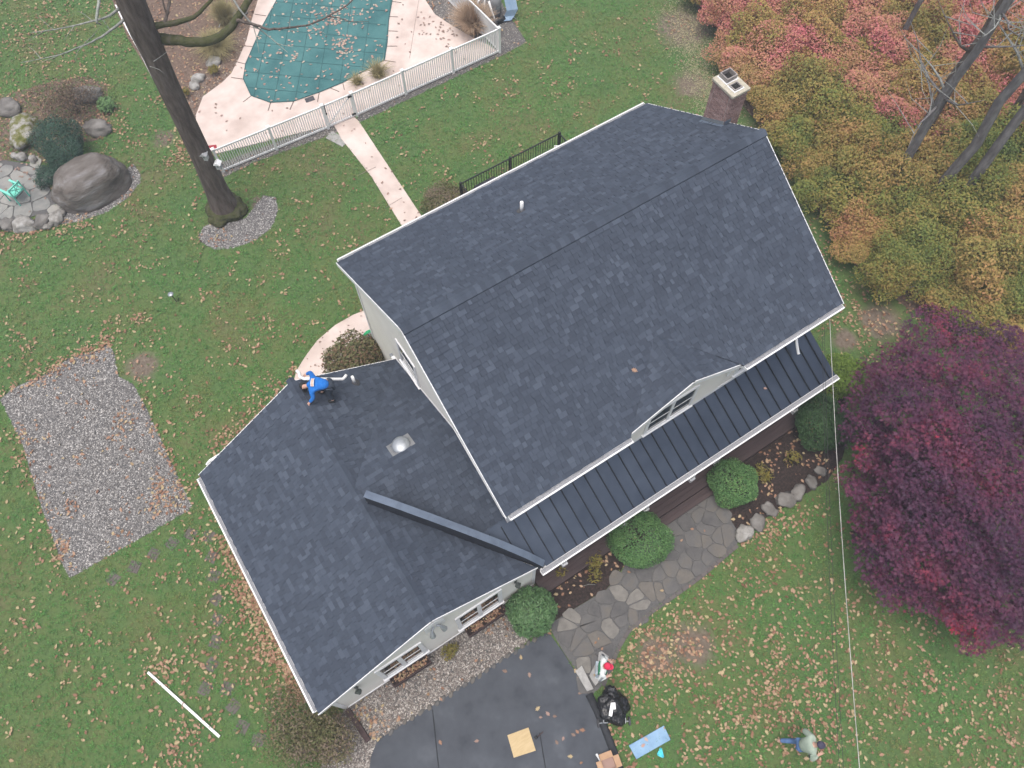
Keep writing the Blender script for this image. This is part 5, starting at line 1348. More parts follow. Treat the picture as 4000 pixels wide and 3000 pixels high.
q = P(1450,1380,.5); shrub('hydrangea', 'smaller green hydrangea against the gable wall', 'shrub', (q.x,q.y,0), (.55,.6,.6), 1800, .12, mat['hydrangea'], 16, lump=.2, depth=.25, jit=.9)
q = P(1180,2860,.5); shrub('barberry', 'large brown leafed shrub at the front left garage corner', 'shrub', (q.x,q.y,0), (1.15,1.25,.75), 5200, .085, mat['barberry'], 7, lump=.3, depth=.45, jit=1.1)
q = P(1290,2890,.5); shrub('barberry', 'olive green shrub beside the landscape timber', 'shrub', (q.x,q.y,0), (.85,.9,.7), 3800, .08, mat['barberry'], 8, lump=.3, depth=.4, jit=1.1)
q = P(1740,785,.5); shrub('azalea', 'tan leafed shrub at the left end of the deck railing', 'shrub', (q.x,q.y,0), (.95,.75,.6), 6000, .08, mat['barberry'], 9, lump=.2, depth=.2)
q = P(250,590,.7); shrub('yew', 'dark blue-green yew between the boulder and the patio', 'shrub', (q.x,q.y,0), (1.0,1.25,1.0), 13000, .10, mat['yew'], 10, shape=LONG, lump=.26, depth=.22)
q = P(205,690,.3); shrub('yew', 'low dark yew branch at the patio corner under the boulder', 'shrub', (q.x,q.y,0), (.62,.5,.45), 3200, .10, mat['yew'], 11, shape=LONG, lump=.25, depth=.22)
mat['brownbush'] = M('bare_brown_bush', [(.10,.065,.055),(.15,.10,.075),(.12,.10,.06),(.19,.14,.10)], 1.2, .85, isl=.6)
q = P(265,400,.6); shrub('bare_shrub', 'loose brown twiggy shrub in the bed above the yew', 'shrub', (q.x,q.y,0), (1.35,1.15,.85), 5200, .10, mat['brownbush'], 13, shape=LONG, lump=.3, depth=.4, jit=1.2)
mat['fernleaf'] = M('pale_green_fern', [(.10,.19,.07),(.16,.27,.11)], 5, .7, isl=.6, transl=.2)
q = P(420,415,.15); shrub('fern', 'pale green fern at the right edge of the brown shrub bed', 'plant', (q.x,q.y,0), (.36,.42,.28), 340, .26, mat['fernleaf'], 14, shape=LONG, stem=False, lump=.1, depth=.3, zmin=-.2)
def tuft(name, label, c, h, spread, n, m, seed, w=.012, group=None, droop=.5):
    rg = np.random.default_rng(seed); a = rg.uniform(0,6.283,n); t = rg.uniform(.15,1,n); L = h*rg.uniform(.7,1.1,n)
    dx, dy = np.cos(a), np.sin(a); segs = 4; V = np.empty((n,(segs+1)*2,3)); bx = rg.normal(size=n)*spread*.12; by = rg.normal(size=n)*spread*.12
    for k in range(segs+1):
        u = k/segs; r = spread*t*(u**1.5); z = L*(u-droop*t*u*u); ww = w*(1-u*.85)
        V[:,2*k] = np.stack([bx+dx*r-dy*ww,by+dy*r+dx*ww,z],-1); V[:,2*k+1] = np.stack([bx+dx*r+dy*ww,by+dy*r-dx*ww,z],-1)
    F = np.array([(2*k,2*k+1,2*k+3,2*k+2) for k in range(segs)]); F = (np.arange(n)[:,None,None]*(segs+1)*2+F[None]).reshape(-1,4)
    o = inst(name, np_mesh(name, V.reshape(-1,3), F, m), loc=c); return tag(o, label, 'grass clump', group)
tuft('ornamental_grass', 'tall dry tan ornamental grass inside the pool fence corner', gp(1845,118), 1.5, 1.15, 1700, mat['tangrass'], 1, .016)
tuft('ornamental_grass', 'green-gold ornamental grass below the mossy limb beside the pool', gp(850,200), 1.1, 1.15, 1400, mat['greengrass'], 2, .012, droop=.65)
tuft('ornamental_grass', 'upper pale ornamental grass behind the mossy limb', gp(890,95), 1.4, .85, 1200, mat['greengrass'], 3, .012)
tuft('ornamental_grass', 'thin green grass clump poking out behind the pool fence', gp(1480,300), .9, .8, 380, mat['greengrass'], 4, .011)
tuft('ornamental_grass', 'second thin grass clump behind the pool fence nearer the gate', gp(1400,330), .6, .6, 220, mat['greengrass'], 5, .011)
def perennial(px, py, r, n, seed, label, m='yellowleaf'):
    q = P(px,py,.12); return shrub('perennial', label, 'plant', (q.x,q.y,0), (r,r*.8,.28), n, .15, mat[m], seed, 'yellowing perennials in beds', stem=False, shape=LONG, lump=.2, depth=.4, zmin=-.2, jit=.7)
perennial(2320,2200,.36,170,1,'yellow green plant in the middle of the mulch bed')
perennial(2325,2255,.26,80,12,'lower yellow plant by the flagstone walk edge')
perennial(2190,2245,.26,110,2,'yellow plant in the mulch near the garage wall corner')
perennial(2962,1850,.36,150,3,'yellow plant among the right bed rocks and boxwood')
perennial(3090,1795,.34,130,4,'yellow plant at the dark right end of the front bed')
perennial(2990,1870,.26,90,14,'straw coloured plant touching the round boxwood')
perennial(1760,2545,.28,190,5,'yellow brown plant in the gravel below the garage lamp')
perennial(838,283,.22,260,6,'bright yellow green clump in the pool bed gravel')
perennial(730,368,.20,160,7,'dull yellow clump beside the trunk in the pool bed')
# leaves and dry stems in the window boxes come from the litter of the wall boxes
for k,(x0,x1,lab) in enumerate(((.66,1.94,'dry brown leaves filling the right window box'),(-1.94,-.74,'dry brown leaves in the left window box'))):
    r_ = np.random.default_rng(k+50); n = 150; X = np.concatenate([r_.normal(x0+(x1-x0)*.28,.15,n//2), r_.normal(x0+(x1-x0)*.72,.16,n//2)]); X = np.clip(X,x0,x1)
    V, F = leaves(np.stack([X,r_.uniform(3.67,3.87,n),r_.uniform(.49,.56,n)],-1), np.array([0,0,1.0])+r_.normal(size=(n,3))*.5, r_.uniform(.05,.11,n), OAK, r_, .4)
    o = inst('dry_leaves', np_mesh('dry_leaves', V, F, mat['fallen'])); tag(o, lab, 'leaves', kind='stuff')

# ------------------------------------------------------------------ big oak at upper left
oak = empty('oak_tree', (tb.x,tb.y,0), label='big bare oak with mossy trunk foot and limbs reaching over the pool', cat='tree')
OI = Vector((tb.x,tb.y,0))
axis = [(885,825),(845,740),(792,620),(745,520),(700,425),(655,330),(608,225),(560,120),(510,0),(455,-120),(400,-240)]
tp, tr = [], []
for i,(a,b) in enumerate(axis):
    z = max(0,z_on(tb.x,tb.y,b,0,18)) if i else 0
    tp.append(P(a,b,z)-OI); tr.append([.58,.44,.385,.365,.355,.355,.365,.40,.40,.34,.28][i])
mb = MB(); mb.tube([tp[0]-Vector((0,0,.3))]+tp, [.75]+tr, 18)
mb.build('trunk', mat['bark'], oak, smooth=True)
rgo = random.Random(2)
for k,(dx_,dy_,r_) in enumerate(((0,0,(.74,.70,.55)),(.35,-.30,(.42,.36,.36)),(-.38,-.28,(.40,.36,.34)),(.30,.38,(.38,.34,.32)))):
    rock('root_flare', (dx_,dy_,.06), r_, 31+k, mat['bark_moss'], rough=.14, flat=.95, parent=oak, sub=4)
def limb(name, pix, zs, rs, m, parent, O, n=8):
    pts = [P(a,b,z)-O for (a,b),z in zip(pix,zs)]
    pp, rr = [], []
    for i in range(len(pts)-1):
        for k in range(4):
            t = k/4; p0 = pts[max(i-1,0)]; p1 = pts[i]; p2 = pts[i+1]; p3 = pts[min(i+2,len(pts)-1)]
            q = .5*((2*p1)+(p2-p0)*t+(2*p0-5*p1+4*p2-p3)*t*t+(3*p1-p0-3*p2+p3)*t**3)
            w = .25*min(rs[i],.06); pp.append(q+Vector((rgo.uniform(-w,w),rgo.uniform(-w,w),rgo.uniform(-w,w)))); rr.append(rs[i]+(rs[i+1]-rs[i])*t)
    pp.append(pts[-1]); rr.append(rs[-1])
    return MB().tube(pp, rr, n).build(name, m, parent, smooth=True)
zt = z_on(tb.x,tb.y,165)
limb('limb', [(595,150),(685,157),(766,164),(848,150),(900,110),(933,61),(972,0),(1010,-90)], [zt-.1,zt,zt+.05,zt+.1,zt+.2,zt+.4,zt+.6,zt+.9], [.20,.155,.14,.13,.12,.11,.10,.08], mat['bark_moss'], oak, OI, 12)
z2 = z_on(tb.x,tb.y,110)
limb('limb', [(575,105),(644,95),(725,78),(768,57),(825,0),(880,-90)], [z2,z2,z2+.1,z2+.2,z2+.5,z2+.9], [.12,.09,.075,.06,.05,.04], mat['bark_moss'], oak, OI, 8)
limb('limb', [(640,95),(652,60),(662,0),(668,-70)], [z2,z2+.2,z2+.5,z2+.9], [.055,.05,.045,.04], mat['bark'], oak, OI, 8)
limb('limb', [(650,55),(640,20),(628,-40)], [z2+.2,z2+.4,z2+.7], [.03,.025,.02], mat['bark'], oak, OI, 6)
limb('branch', [(925,78),(1002,98),(1051,114),(1132,108),(1214,94),(1300,53),(1368,10),(1400,-40)], [zt+.4,zt+.2,zt+.1,zt+.1,zt+.1,zt+.2,zt+.3,zt+.4], [.06,.045,.038,.034,.03,.026,.022,.018], mat['bark'], oak, OI, 6)
limb('branch', [(1280,62),(1322,70),(1370,84),(1440,84)], [zt+.2,zt+.1,zt,zt], [.02,.016,.012,.006], mat['bark'], oak, OI, 5)
limb('branch', [(990,100),(1020,118),(1060,150),(1100,185),(1124,205)], [zt+.2,zt,zt-.2,zt-.4,zt-.5], [.028,.022,.018,.014,.008], mat['lichen'], oak, OI, 5)
limb('branch', [(1060,150),(1090,172),(1145,183)], [zt-.2,zt-.3,zt-.3], [.014,.010,.006], mat['lichen'], oak, OI, 5)
limb('branch', [(990,100),(1002,150),(1012,205)], [zt+.2,zt-.1,zt-.4], [.018,.013,.006], mat['lichen'], oak, OI, 5)
limb('branch', [(900,-20),(935,35),(965,72),(990,100)], [zt+.8,zt+.6,zt+.4,zt+.2], [.04,.032,.028,.026], mat['twig'], oak, OI, 6)
z3 = z_on(tb.x,tb.y,90)
limb('branch', [(480,20),(430,60),(362,82),(290,100),(211,116),(120,128)], [z3+.3,z3,z3-.2,z3-.3,z3-.3,z3-.3], [.05,.04,.03,.024,.018,.008], mat['twig'], oak, OI, 6)
limb('branch', [(500,60),(430,120),(385,150),(325,178),(241,211),(160,230),(80,245)], [z3,z3-.3,z3-.4,z3-.5,z3-.6,z3-.6,z3-.6], [.05,.038,.03,.025,.018,.012,.006], mat['twig'], oak, OI, 6)
limb('branch', [(388,-60),(386,10),(376,80),(395,95)], [z3+.6,z3+.3,z3,z3-.2], [.05,.045,.04,.02], mat['lichen'], oak, OI, 7)
limb('branch', [(520,155),(545,172),(575,180),(630,175),(665,172)], [zt-.1]*5, [.03,.022,.016,.012,.006], mat['twig'], oak, OI, 5)
limb('branch', [(545,172),(560,188),(572,205)], [zt-.1,zt-.3,zt-.5], [.018,.014,.008], mat['twig'], oak, OI, 5)
rgo.seed(9)
for (a,b,dx,dy) in [(290,100,-40,60),(211,116,-60,-50),(325,178,-30,60),(241,211,-80,30),(430,120,-50,-60),(362,82,-60,-40),(1132,108,20,-60),(1214,94,60,40),(725,78,40,50),(160,230,-50,-50),(600,240,55,-40),(585,260,60,30),(330,170,60,-70),(180,118,-70,40)]:
    limb('branch', [(a,b),(a+dx*.5+rgo.uniform(-8,8),b+dy*.5+rgo.uniform(-8,8)),(a+dx,b+dy)], [z3-.3,z3-.4,z3-.5], [.014,.009,.004], mat['twig'], oak, OI, 4)
# birdhouses hung on the trunk
for (px,py,lab) in [(800,610,'small grey birdhouse fixed on the oak trunk'),(854,646,'white birdhouse on the right side of the oak trunk')]:
    zb = z_on(tb.x,tb.y,py)-.05; c = P(px,py,zb); c = c+(CAM-c).normalized()*.45
    bh_ = empty('birdhouse', c, -TH-.1, lab, 'birdhouse')
    MB().box(-.09,.09,-.09,.09,-.14,.12).build('body', mat['birdwood'], bh_)
    MB().add([(-.13,-.13,.115),(.13,-.13,.115),(.13,.12,.115),(-.13,.12,.115),(0,-.13,.22),(0,.12,.22)],[(3,2,1,0),(0,1,4),(2,3,5),(1,2,5,4),(3,0,4,5)]).build('roof', mat['birdwood'] if px < 830 else mat['vinyl'], bh_)
    MB().tube([(0,-.089,.02),(0,-.096,.02)], .028, 10).build('hole', mat['black'], bh_)
sg = MB().box(-.16,.16,-.012,.012,0,.22); o = sg.build('red_sign', mat['redplate'], bevel=.004); o.location = P(835,588,1.0); o.rotation_euler = (-.5,0,-.4); tag(o, 'small red plate beside the fence end post', 'sign')
MB().tube([(0,.02,0),(0,.25,-.96)], .015, 6).build('stake', mat['lightmetal'], o)

# ------------------------------------------------------------------ bare trees in the hedge
def bare_tree(px, py, H, r0, m, label, seed, lean=(0,0)):
    b = P(px,py,2.0); rg = random.Random(seed); root = empty('bare_tree', (b.x,b.y,0), label=label, cat='tree', group='bare grey trees in the hedge')
    pts = [Vector((lean[0]*t*t+rg.uniform(-.12,.12)*(t>0),lean[1]*t*t+rg.uniform(-.12,.12)*(t>0),H*t)) for t in [i/9 for i in range(10)]]
    MB().tube(pts, [r0*1.35]+[r0*(1-.65*i/9) for i in range(1,10)], 12).build('trunk', m, root, smooth=True)
    for k in range(13):
        t = rg.uniform(.28,.98); i = int(t*9); s = pts[i].lerp(pts[min(9,i+1)],t*9-i); a = rg.uniform(0,6.28); L = rg.uniform(1.2,3.0)
        d = Vector((math.cos(a),math.sin(a),rg.uniform(.1,.8))).normalized(); q = [s]
        for j in range(4): d = (d+Vector((rg.uniform(-.4,.4),rg.uniform(-.4,.4),rg.uniform(-.15,.35)))).normalized(); q.append(q[-1]+d*L/4)
        r = r0*.22*(1.1-t)+.02
        br = MB().tube(q,[r,r*.75,r*.5,r*.3,r*.12],6).build('branch', mat['twig'] if rg.random() < .45 else m, root, smooth=True)
        for j in range(4):
            s2 = q[1+j%3]; d2 = Vector((rg.uniform(-1,1),rg.uniform(-1,1),rg.uniform(-.3,.8))).normalized(); e = s2+d2*L*.4; e2 = e+(d2+Vector((rg.uniform(-.6,.6),rg.uniform(-.6,.6),.2))).normalized()*L*.3
            MB().tube([s2,e,e2],[r*.35,r*.2,r*.06],4).build('twig', mat['twig'], br)
    return root
bare_tree(3512,655,17,.19,mat['bark_grey'],'leftmost slender bare tree in the hedge, pale grey bark',1)
bare_tree(3625,470,18,.25,mat['bark'],'darkest bare tree behind the leftmost one in the hedge',2)
bare_tree(3705,690,17,.21,mat['bark_grey'],'bare tree third from the left with forked lean in the hedge',3)
bare_tree(3790,705,18,.20,mat['bark_grey'],'rightmost bare tree of the close trio in the hedge',4,lean=(.8,0))
bare_tree(3540,120,13,.12,mat['bark_grey'],'thin dark sapling at the top of the hedge',5)
bare_tree(3960,430,15,.16,mat['bark'],'thin bare tree cut off by the right frame edge',6)

# ------------------------------------------------------------------ service wires
def wire(name, a, b, sag, r, m, label, group=None):
    a, b = Vector(a), Vector(b); pts = []
    for i in range(25):
        t = i/24; p = a.lerp(b,t); p.z -= sag*4*t*(1-t); pts.append(p)
    o = MB().tube(pts, r, 5).build(name, m); return tag(o, label, 'cable', group)
def ext(p, q, k): return p+(q-p)*k
e1 = P(3375,2950,6.0); s1 = Vector((14.55,5.15,4.9))
wire('service_cable', s1, ext(s1,e1,1.5), .35, .009, mat['wire_pale'], 'thick pale service cable running down the right lawn from the eave')
for (ax,ay,bx,by,lab) in [(3197,1240,3300,2960,'thin dark phone wire left of the pale cable'),(3203,1242,3318,2990,'second thin dark phone wire beside the pale cable')]:
    e = P(bx,by,5.8); s = Vector((14.30,5.12,4.75)) if ax < 3200 else Vector((14.36,5.12,4.8)); wire('phone_wire', s, ext(s,e,1.5), .4, .006, mat['wire'], lab, 'phone wires')

# ------------------------------------------------------------------ people
def skin_obj(name, nodes, edges, m, parent=None, sub=2):
    keys = list(nodes); me = bpy.data.meshes.new(name)
    me.from_pydata([tuple(nodes[k][0]) for k in keys], [(keys.index(a),keys.index(b)) for a,b in edges], [])
    o = bpy.data.objects.new(name, me); col.objects.link(o)
    if parent: o.parent = parent
    md = o.modifiers.new('skin','SKIN'); md.use_smooth_shade = True
    for i,k in enumerate(keys):
        r = nodes[k][1]; r = r if hasattr(r,'__len__') else (r,r); sv = me.skin_vertices[0].data[i]; sv.radius = r; sv.use_root = (i == 0)
    sb = o.modifiers.new('sub','SUBSURF'); sb.levels = sub; sb.render_levels = sub
    me.materials.append(m); return o
def hand_nodes(nodes, edges, key, wrist, d, side, flat, r=.026):
    d = Vector(d).normalized(); side = Vector(side).normalized(); w = Vector(wrist)
    nodes[key+'p'] = (w+d*.07, (.038,.022)); edges.append((key+'w',key+'p'))
    for i,(off,L) in enumerate(((-.034,.062),(-.012,.075),(.012,.07),(.032,.055))):
        a = w+d*.105+side*off; b = a+(d+side*off*4).normalized()*L*.55; c = b+(d+side*off*4-Vector(flat)*.5).normalized()*L*.5
        nodes[f'{key}f{i}a'] = (a,.010); nodes[f'{key}f{i}b'] = (b,.009); nodes[f'{key}f{i}c'] = (c,.007)
        edges += [(key+'p',f'{key}f{i}a'),(f'{key}f{i}a',f'{key}f{i}b'),(f'{key}f{i}b',f'{key}f{i}c')]
    a = w+d*.045+side*-.045; b = a+(d*.6-side).normalized()*.045
    nodes[key+'ta'] = (a,.012); nodes[key+'tb'] = (b,.009); edges += [(key+'w',key+'ta'),(key+'ta',key+'tb')]
def person(label, base, J, mats, cap=None, hair=None, wide=1.0):
    """J: joint name -> world point; mats: top, legs, shoes"""
    root = empty('person', base, label=label, cat='person'); B = Vector(base)
    j = {k: Vector(v)-B for k,v in J.items()}
    nodes, edges = {}, []
    def nd(k, r): nodes[k] = (j[k], r)
    nd('pelvis',(.10,.085)); nd('spine',(.095,.08)); nd('chest',(.11,.085)); nd('neck',.055); nd('head0',.062); 
    hd = (j['head']-j['neck']).normalized(); nodes['headm'] = (j['head'],(.078,.092)); nodes['headt'] = (j['head']+hd*.085,(.058,.07))
    edges += [('pelvis','spine'),('spine','chest'),('chest','neck'),('neck','head0'),('head0','headm'),('headm','headt')]
    for s in 'LR':
        nd('sh'+s,.050); nd('el'+s,.038); nd('w'+s,.032); nodes['h'+s+'w'] = nodes.pop('w'+s)
        edges += [('chest','sh'+s),('sh'+s,'el'+s),('el'+s,'h'+s+'w')]
        dd = j['w'+s]-j['el'+s]; flat = Vector((0,0,1)); sd_ = dd.cross(flat)
        if sd_.length < .01: sd_ = Vector((1,0,0))
        hd_ = j.get('hd'+s, dd); hand_nodes(nodes, edges, 'h'+s, j['w'+s], hd_ if 'hd'+s in J else dd, sd_, flat)
        nd('hip'+s,.070); nd('kn'+s,.048); nd('an'+s,.030); nd('to'+s,(.018,.012))
        edges += [('pelvis','hip'+s),('hip'+s,'kn'+s),('kn'+s,'an'+s),('an'+s,'to'+s)]
    skin_obj('body', nodes, edges, mats['skin'], root)
    k = wide; tn = {'pelvis':(j['pelvis'],(.165*k,.145*k)),'spine':(j['spine'],(.165*k,.14*k)),'chest':(j['chest'],(.185*k,.145*k)),'col':(j['neck'].lerp(j['chest'],.35),(.085*k,.08*k))}
    te = [('pelvis','spine'),('spine','chest'),('chest','col')]
    for s in 'LR':
        tn['sh'+s] = (j['sh'+s],.085*k); tn['el'+s] = (j['el'+s],.066*k); tn['cuff'+s] = (j['el'+s].lerp(j['w'+s],.93),.050*k); te += [('chest','sh'+s),('sh'+s,'el'+s),('el'+s,'cuff'+s)]
    skin_obj('jacket', tn, te, mats['top'], root)
    ln = {'pelvis':(j['pelvis']-Vector((0,0,.02)),(.150,.13))}; le = []
    for s in 'LR':
        ln['hip'+s] = (j['hip'+s],.105); ln['kn'+s] = (j['kn'+s],.080); ln['an'+s] = (j['kn'+s].lerp(j['an'+s],.92),.066); le += [('pelvis','hip'+s),('hip'+s,'kn'+s),('kn'+s,'an'+s)]
    skin_obj('trousers', ln, le, mats['legs'], root)
    for s in 'LR':
        f = j['to'+s]-j['an'+s]; f.z = 0; f = f.normalized(); a = j['an'+s]
        skin_obj('shoe', {'h':(a-f*.05+Vector((0,0,-.045)),(.062,.066)),'m':(a+f*.07+Vector((0,0,-.045)),(.062,.054)),'t':(a+f*.18+Vector((0,0,-.06)),(.052,.036))}, [('h','m'),('m','t')], mats['shoes'], root)
    face = j['face'].normalized() if 'face' in j and False else (Vector(J['facedir']).normalized() if 'facedir' in J else Vector((0,-1,0)))
    up = hd; right = face.cross(up).normalized(); c = j['head']
    ey = MB()
    for sx in (-1,1): ey.ball(c+face*.083+right*.03*sx+up*.012,.011,8,6)
    ey.build('eyes', mat['black'], root); MB().ball(c+face*.098+up*-.018,(.014,.014,.02),8,6).build('nose', mats['skin'], root)
    MB().bar(c+face*.088-right*.022-up*.05,c+face*.088+right*.022-up*.05,.008,.008).build('mouth', mats['lips'] if 'lips' in mats else mat['redplate'], root)
    for sx in (-1,1): MB().ball(c+right*.082*sx,(.014,.018,.026),8,6).build('ear', mats['skin'], root)
    def headframe(mb_):
        M3 = Matrix((right,face,up)).transposed().to_4x4(); M3.translation = c; return M3
    if hair:
        o = MB().ball((0,-.012,.035),(.092,.105,.088),16,10).build('hair', hair, root, smooth=True); o.matrix_local = headframe(None)
    if cap:
        mb_ = MB(); mb_.lathe((0,-.004,.03), [(.102,0),(.106,.035),(.097,.075),(.070,.108),(.030,.124),(.006,.127)], 20)
        o = mb_.build('cap', cap, root, smooth=True); o.matrix_local = headframe(None)
        br = MB(); pts_ = [(.092*math.cos(t),.035+.165*max(0,math.sin(t))**.8,.028-.02*max(0,math.sin(t))) for t in np.linspace(0,math.pi,11)]
        br.prism3(pts_, (0,0,-.008)); b_ = br.build('brim', cap, o)
        return root, o
    return root, None
# roofer in the blue hoodie, bent over on the wing ridge
g_ = lambda px,py,z: P(px,py,z)
lf = g_(1303,1562,4.44); rf = g_(1262,1530,4.46)
J = dict(pelvis=g_(1283,1502,5.02), spine=g_(1262,1500,5.14), chest=g_(1226,1500,5.16), neck=g_(1203,1506,5.10), head0=g_(1196,1508,5.04), head=g_(1189,1510,4.97),
 shL=g_(1216,1528,5.10), elL=g_(1224,1555,4.92), wL=g_(1208,1573,4.76), shR=g_(1222,1472,5.08), elR=g_(1212,1455,4.86), wR=g_(1196,1462,4.70),
 hipL=g_(1286,1520,4.98), knL=g_(1288,1542,4.70), anL=lf, toL=lf+Vector((-.15,.06,-.05)), hipR=g_(1284,1486,4.98), knR=g_(1262,1500,4.72), anR=rf, toR=rf+Vector((-.15,.06,-.05)), facedir=(-.4,.2,-1))
mats_r = dict(skin=mat['skin'], top=mat['bluejacket'], legs=mat['jeans_dark'], shoes=mat['black'])
rr_, _ = person('roofer in bright blue hoodie bent over on the garage ridge, hand on the shingles', (lf.x,lf.y,4.33), J, mats_r, cap=mat['black'])
B_ = Vector((lf.x,lf.y,4.33))
hood = skin_obj('hood', {'a':(J['neck']-B_,(.10,.085)),'b':(J['neck'].lerp(J['chest'],.6)+Vector((0,0,.10))-B_,(.09,.06))}, [('a','b')], mat['bluejacket'], rr_)
# printed back panel of the hoodie, following the back
c0 = J['chest'].lerp(J['spine'],-.05)+Vector((0,0,.152))-B_; ax_ = (J['shL']-J['shR']); ax_.z = 0; ax_.normalize(); by_ = Vector((-ax_.y,ax_.x,0))
mat['print'] = M('faded_print', [(.45,.30,.24),(.62,.47,.40)], 30, .9)
bp_ = MB(); pr_ = []
for i in range(7):
    t = (i-3)/3; pr_.append((c0+ax_*t*.125+Vector((0,0,-.045*t*t)), by_*.04))
for i in range(6):
    (a,w),(b,w2) = pr_[i],pr_[i+1]; bp_.prism3([a-w,b-w2,b+w2,a+w],(0,0,-.006))
bp_.build('print', mat['print'], rr_)
w_ = MB()
for sgn in (-1,1):
    for i in range(6):
        (a,w),(b,w2) = pr_[i],pr_[i+1]; u = Vector((0,0,.003)); w_.bar(a+w*sgn+u,b+w2*sgn+u,.012,.006)
w_.build('print_edge', mat['whitecloth'], rr_)
# person in the red cap on the stone slab
f1, f2 = g_(2345,2636,.16), g_(2322,2608,.16)
fc = Vector((.75,-.62,0)).normalized(); rt = Vector((fc.y,-fc.x,0))
c_ = (f1+f2)/2
def pt(r, f, z): q = c_+rt*r+fc*f; return Vector((q.x,q.y,z))
J = dict(pelvis=pt(0,.02,.98), spine=pt(0,.03,1.16), chest=pt(0,.06,1.36), neck=pt(0,.09,1.52), head0=pt(0,.11,1.57), head=pt(0,.13,1.66),
 shL=pt(-.19,.06,1.43), elL=pt(-.33,.02,1.17), wL=pt(-.24,.22,1.10), shR=pt(.19,.06,1.43), elR=pt(.34,-.02,1.18), wR=pt(.22,.20,1.12),
 hipL=pt(-.09,.02,.92), knL=pt(-.10,.05,.50), anL=pt(-.11,.0,.16), toL=pt(-.13,.14,.10), hipR=pt(.09,.02,.92), knR=pt(.12,.06,.50), anR=pt(.16,-.02,.16), toR=pt(.19,.12,.10), facedir=fc+Vector((0,0,-.25)))
rp, capo = person('person in red cap and green and white jacket standing on the stone slab', (c_.x,c_.y,.075), J, dict(skin=mat['skin'],top=mat['whitecloth'],legs=mat['lightjeans'],shoes=mat['whitecloth']), cap=mat['red'])
B_ = Vector((c_.x,c_.y,.075))
skin_obj('vest', {'a':(J['spine'].lerp(J['chest'],.45)-B_,(.225,.19)),'b':(J['chest']-B_+Vector((0,0,.02)),(.235,.185)),'c':(J['neck'].lerp(J['chest'],.3)-B_,(.10,.09)),'l':(J['shL'].lerp(J['chest'],.12)-B_,.094),'r':(J['shR'].lerp(J['chest'],.12)-B_,.094)}, [('a','b'),('b','c'),('b','l'),('b','r')], mat['green'], rp)
st_ = MB()
for s in 'LR':
    for k in (-.03,.0,.03):
        a, b = J['shL' if s=='L' else 'shR']-B_, J['elL' if s=='L' else 'elR']-B_
        o_ = (rt*(-1 if s=='L' else 1))*.078+fc*k; st_.tube([a.lerp(b,.15)+o_+Vector((0,0,.03)),a.lerp(b,.9)+o_*.8], .007, 5)
st_.build('sleeve_stripe', mat['jeans_dark'], rp)
# white script on the front of the cap
sc = MB(); pts_ = [(-.075,.055,.098),(-.055,.07,.095),(-.045,.06,.108),(-.03,.078,.10),(-.018,.066,.112),(0,.082,.104),(.014,.068,.112),(.03,.08,.10),(.045,.066,.108),(.075,.062,.092)]
sc.tube(pts_, .008, 5); sc.build('cap_script', mat['white'], capo)
# walking person in the sage jacket
c_ = g_(3092,2912,0); fc = Vector((.80,-.60,0)).normalized(); rt = Vector((fc.y,-fc.x,0))
J = dict(pelvis=pt(0,0,.93), spine=pt(0,.05,1.12), chest=pt(0,.12,1.34), neck=pt(0,.19,1.50), head0=pt(.0,.21,1.55), head=pt(.0,.24,1.63),
 shL=pt(-.21,.12,1.40), elL=pt(-.37,.02,1.14), wL=pt(-.26,.20,1.02), shR=pt(.21,.12,1.40), elR=pt(.36,.16,1.14), wR=pt(.24,.36,1.12),
 hipL=pt(-.09,0,.88), knL=pt(-.10,-.10,.50), anL=pt(-.10,-.42,.20), toL=pt(-.10,-.32,.08), hipR=pt(.09,0,.88), knR=pt(.10,.22,.50), anR=pt(.10,.20,.12), toR=pt(.11,.34,.06), facedir=fc+Vector((0,0,-.3)))
pw_, capo2 = person('person in pale sage jacket and blue jeans walking over the leafy lawn', (c_.x,c_.y,0), J, dict(skin=mat['skin'],top=mat['sage'],legs=mat['jeans'],shoes=mat['tanboot']), cap=mat['navy'], wide=1.28)

# ------------------------------------------------------------------ small things
# green garden chair on the patio
ch = empty('garden_chair', P(78,775,.055), -2.62, 'mint green garden armchair standing on the flagstone patio', 'chair')
for sx in (-.27,.27):
    MB().bar((sx,-.28,0),(sx,-.25,.64),.045,.045,up=(0,1,0)).build('leg', mat['mint'], ch)
    MB().bar((sx,.27,0),(sx,.36,.98),.045,.045,up=(0,1,0)).build('leg', mat['mint'], ch)
    MB().box(sx-.04,sx+.04,-.33,.30,.64,.665).build('armrest', mat['mint'], ch)
for i in range(5): MB().box(-.25,.25,-.27+i*.105,-.27+i*.105+.095,.40,.42).build('seat_slat', mat['mint'], ch)
for z,y in ((.92,.352),(.50,.312)): MB().bar((-.25,y,z),(.25,y,z),.03,.06).build('back_rail', mat['mint'], ch)
for a,b in (((-.24,.315,.53),(.24,.348,.89)),((.24,.315,.53),(-.24,.348,.89))): MB().bar(a,b,.025,.04,up=(0,1,0)).build('cross_slat', mat['mint'], ch)
MB().bar((0,.315,.53),(0,.348,.89),.025,.04,up=(0,1,0)).build('cross_slat', mat['mint'], ch)
MB().bar((-.25,-.265,.36),(.25,-.265,.36),.03,.05).build('apron', mat['mint'], ch)
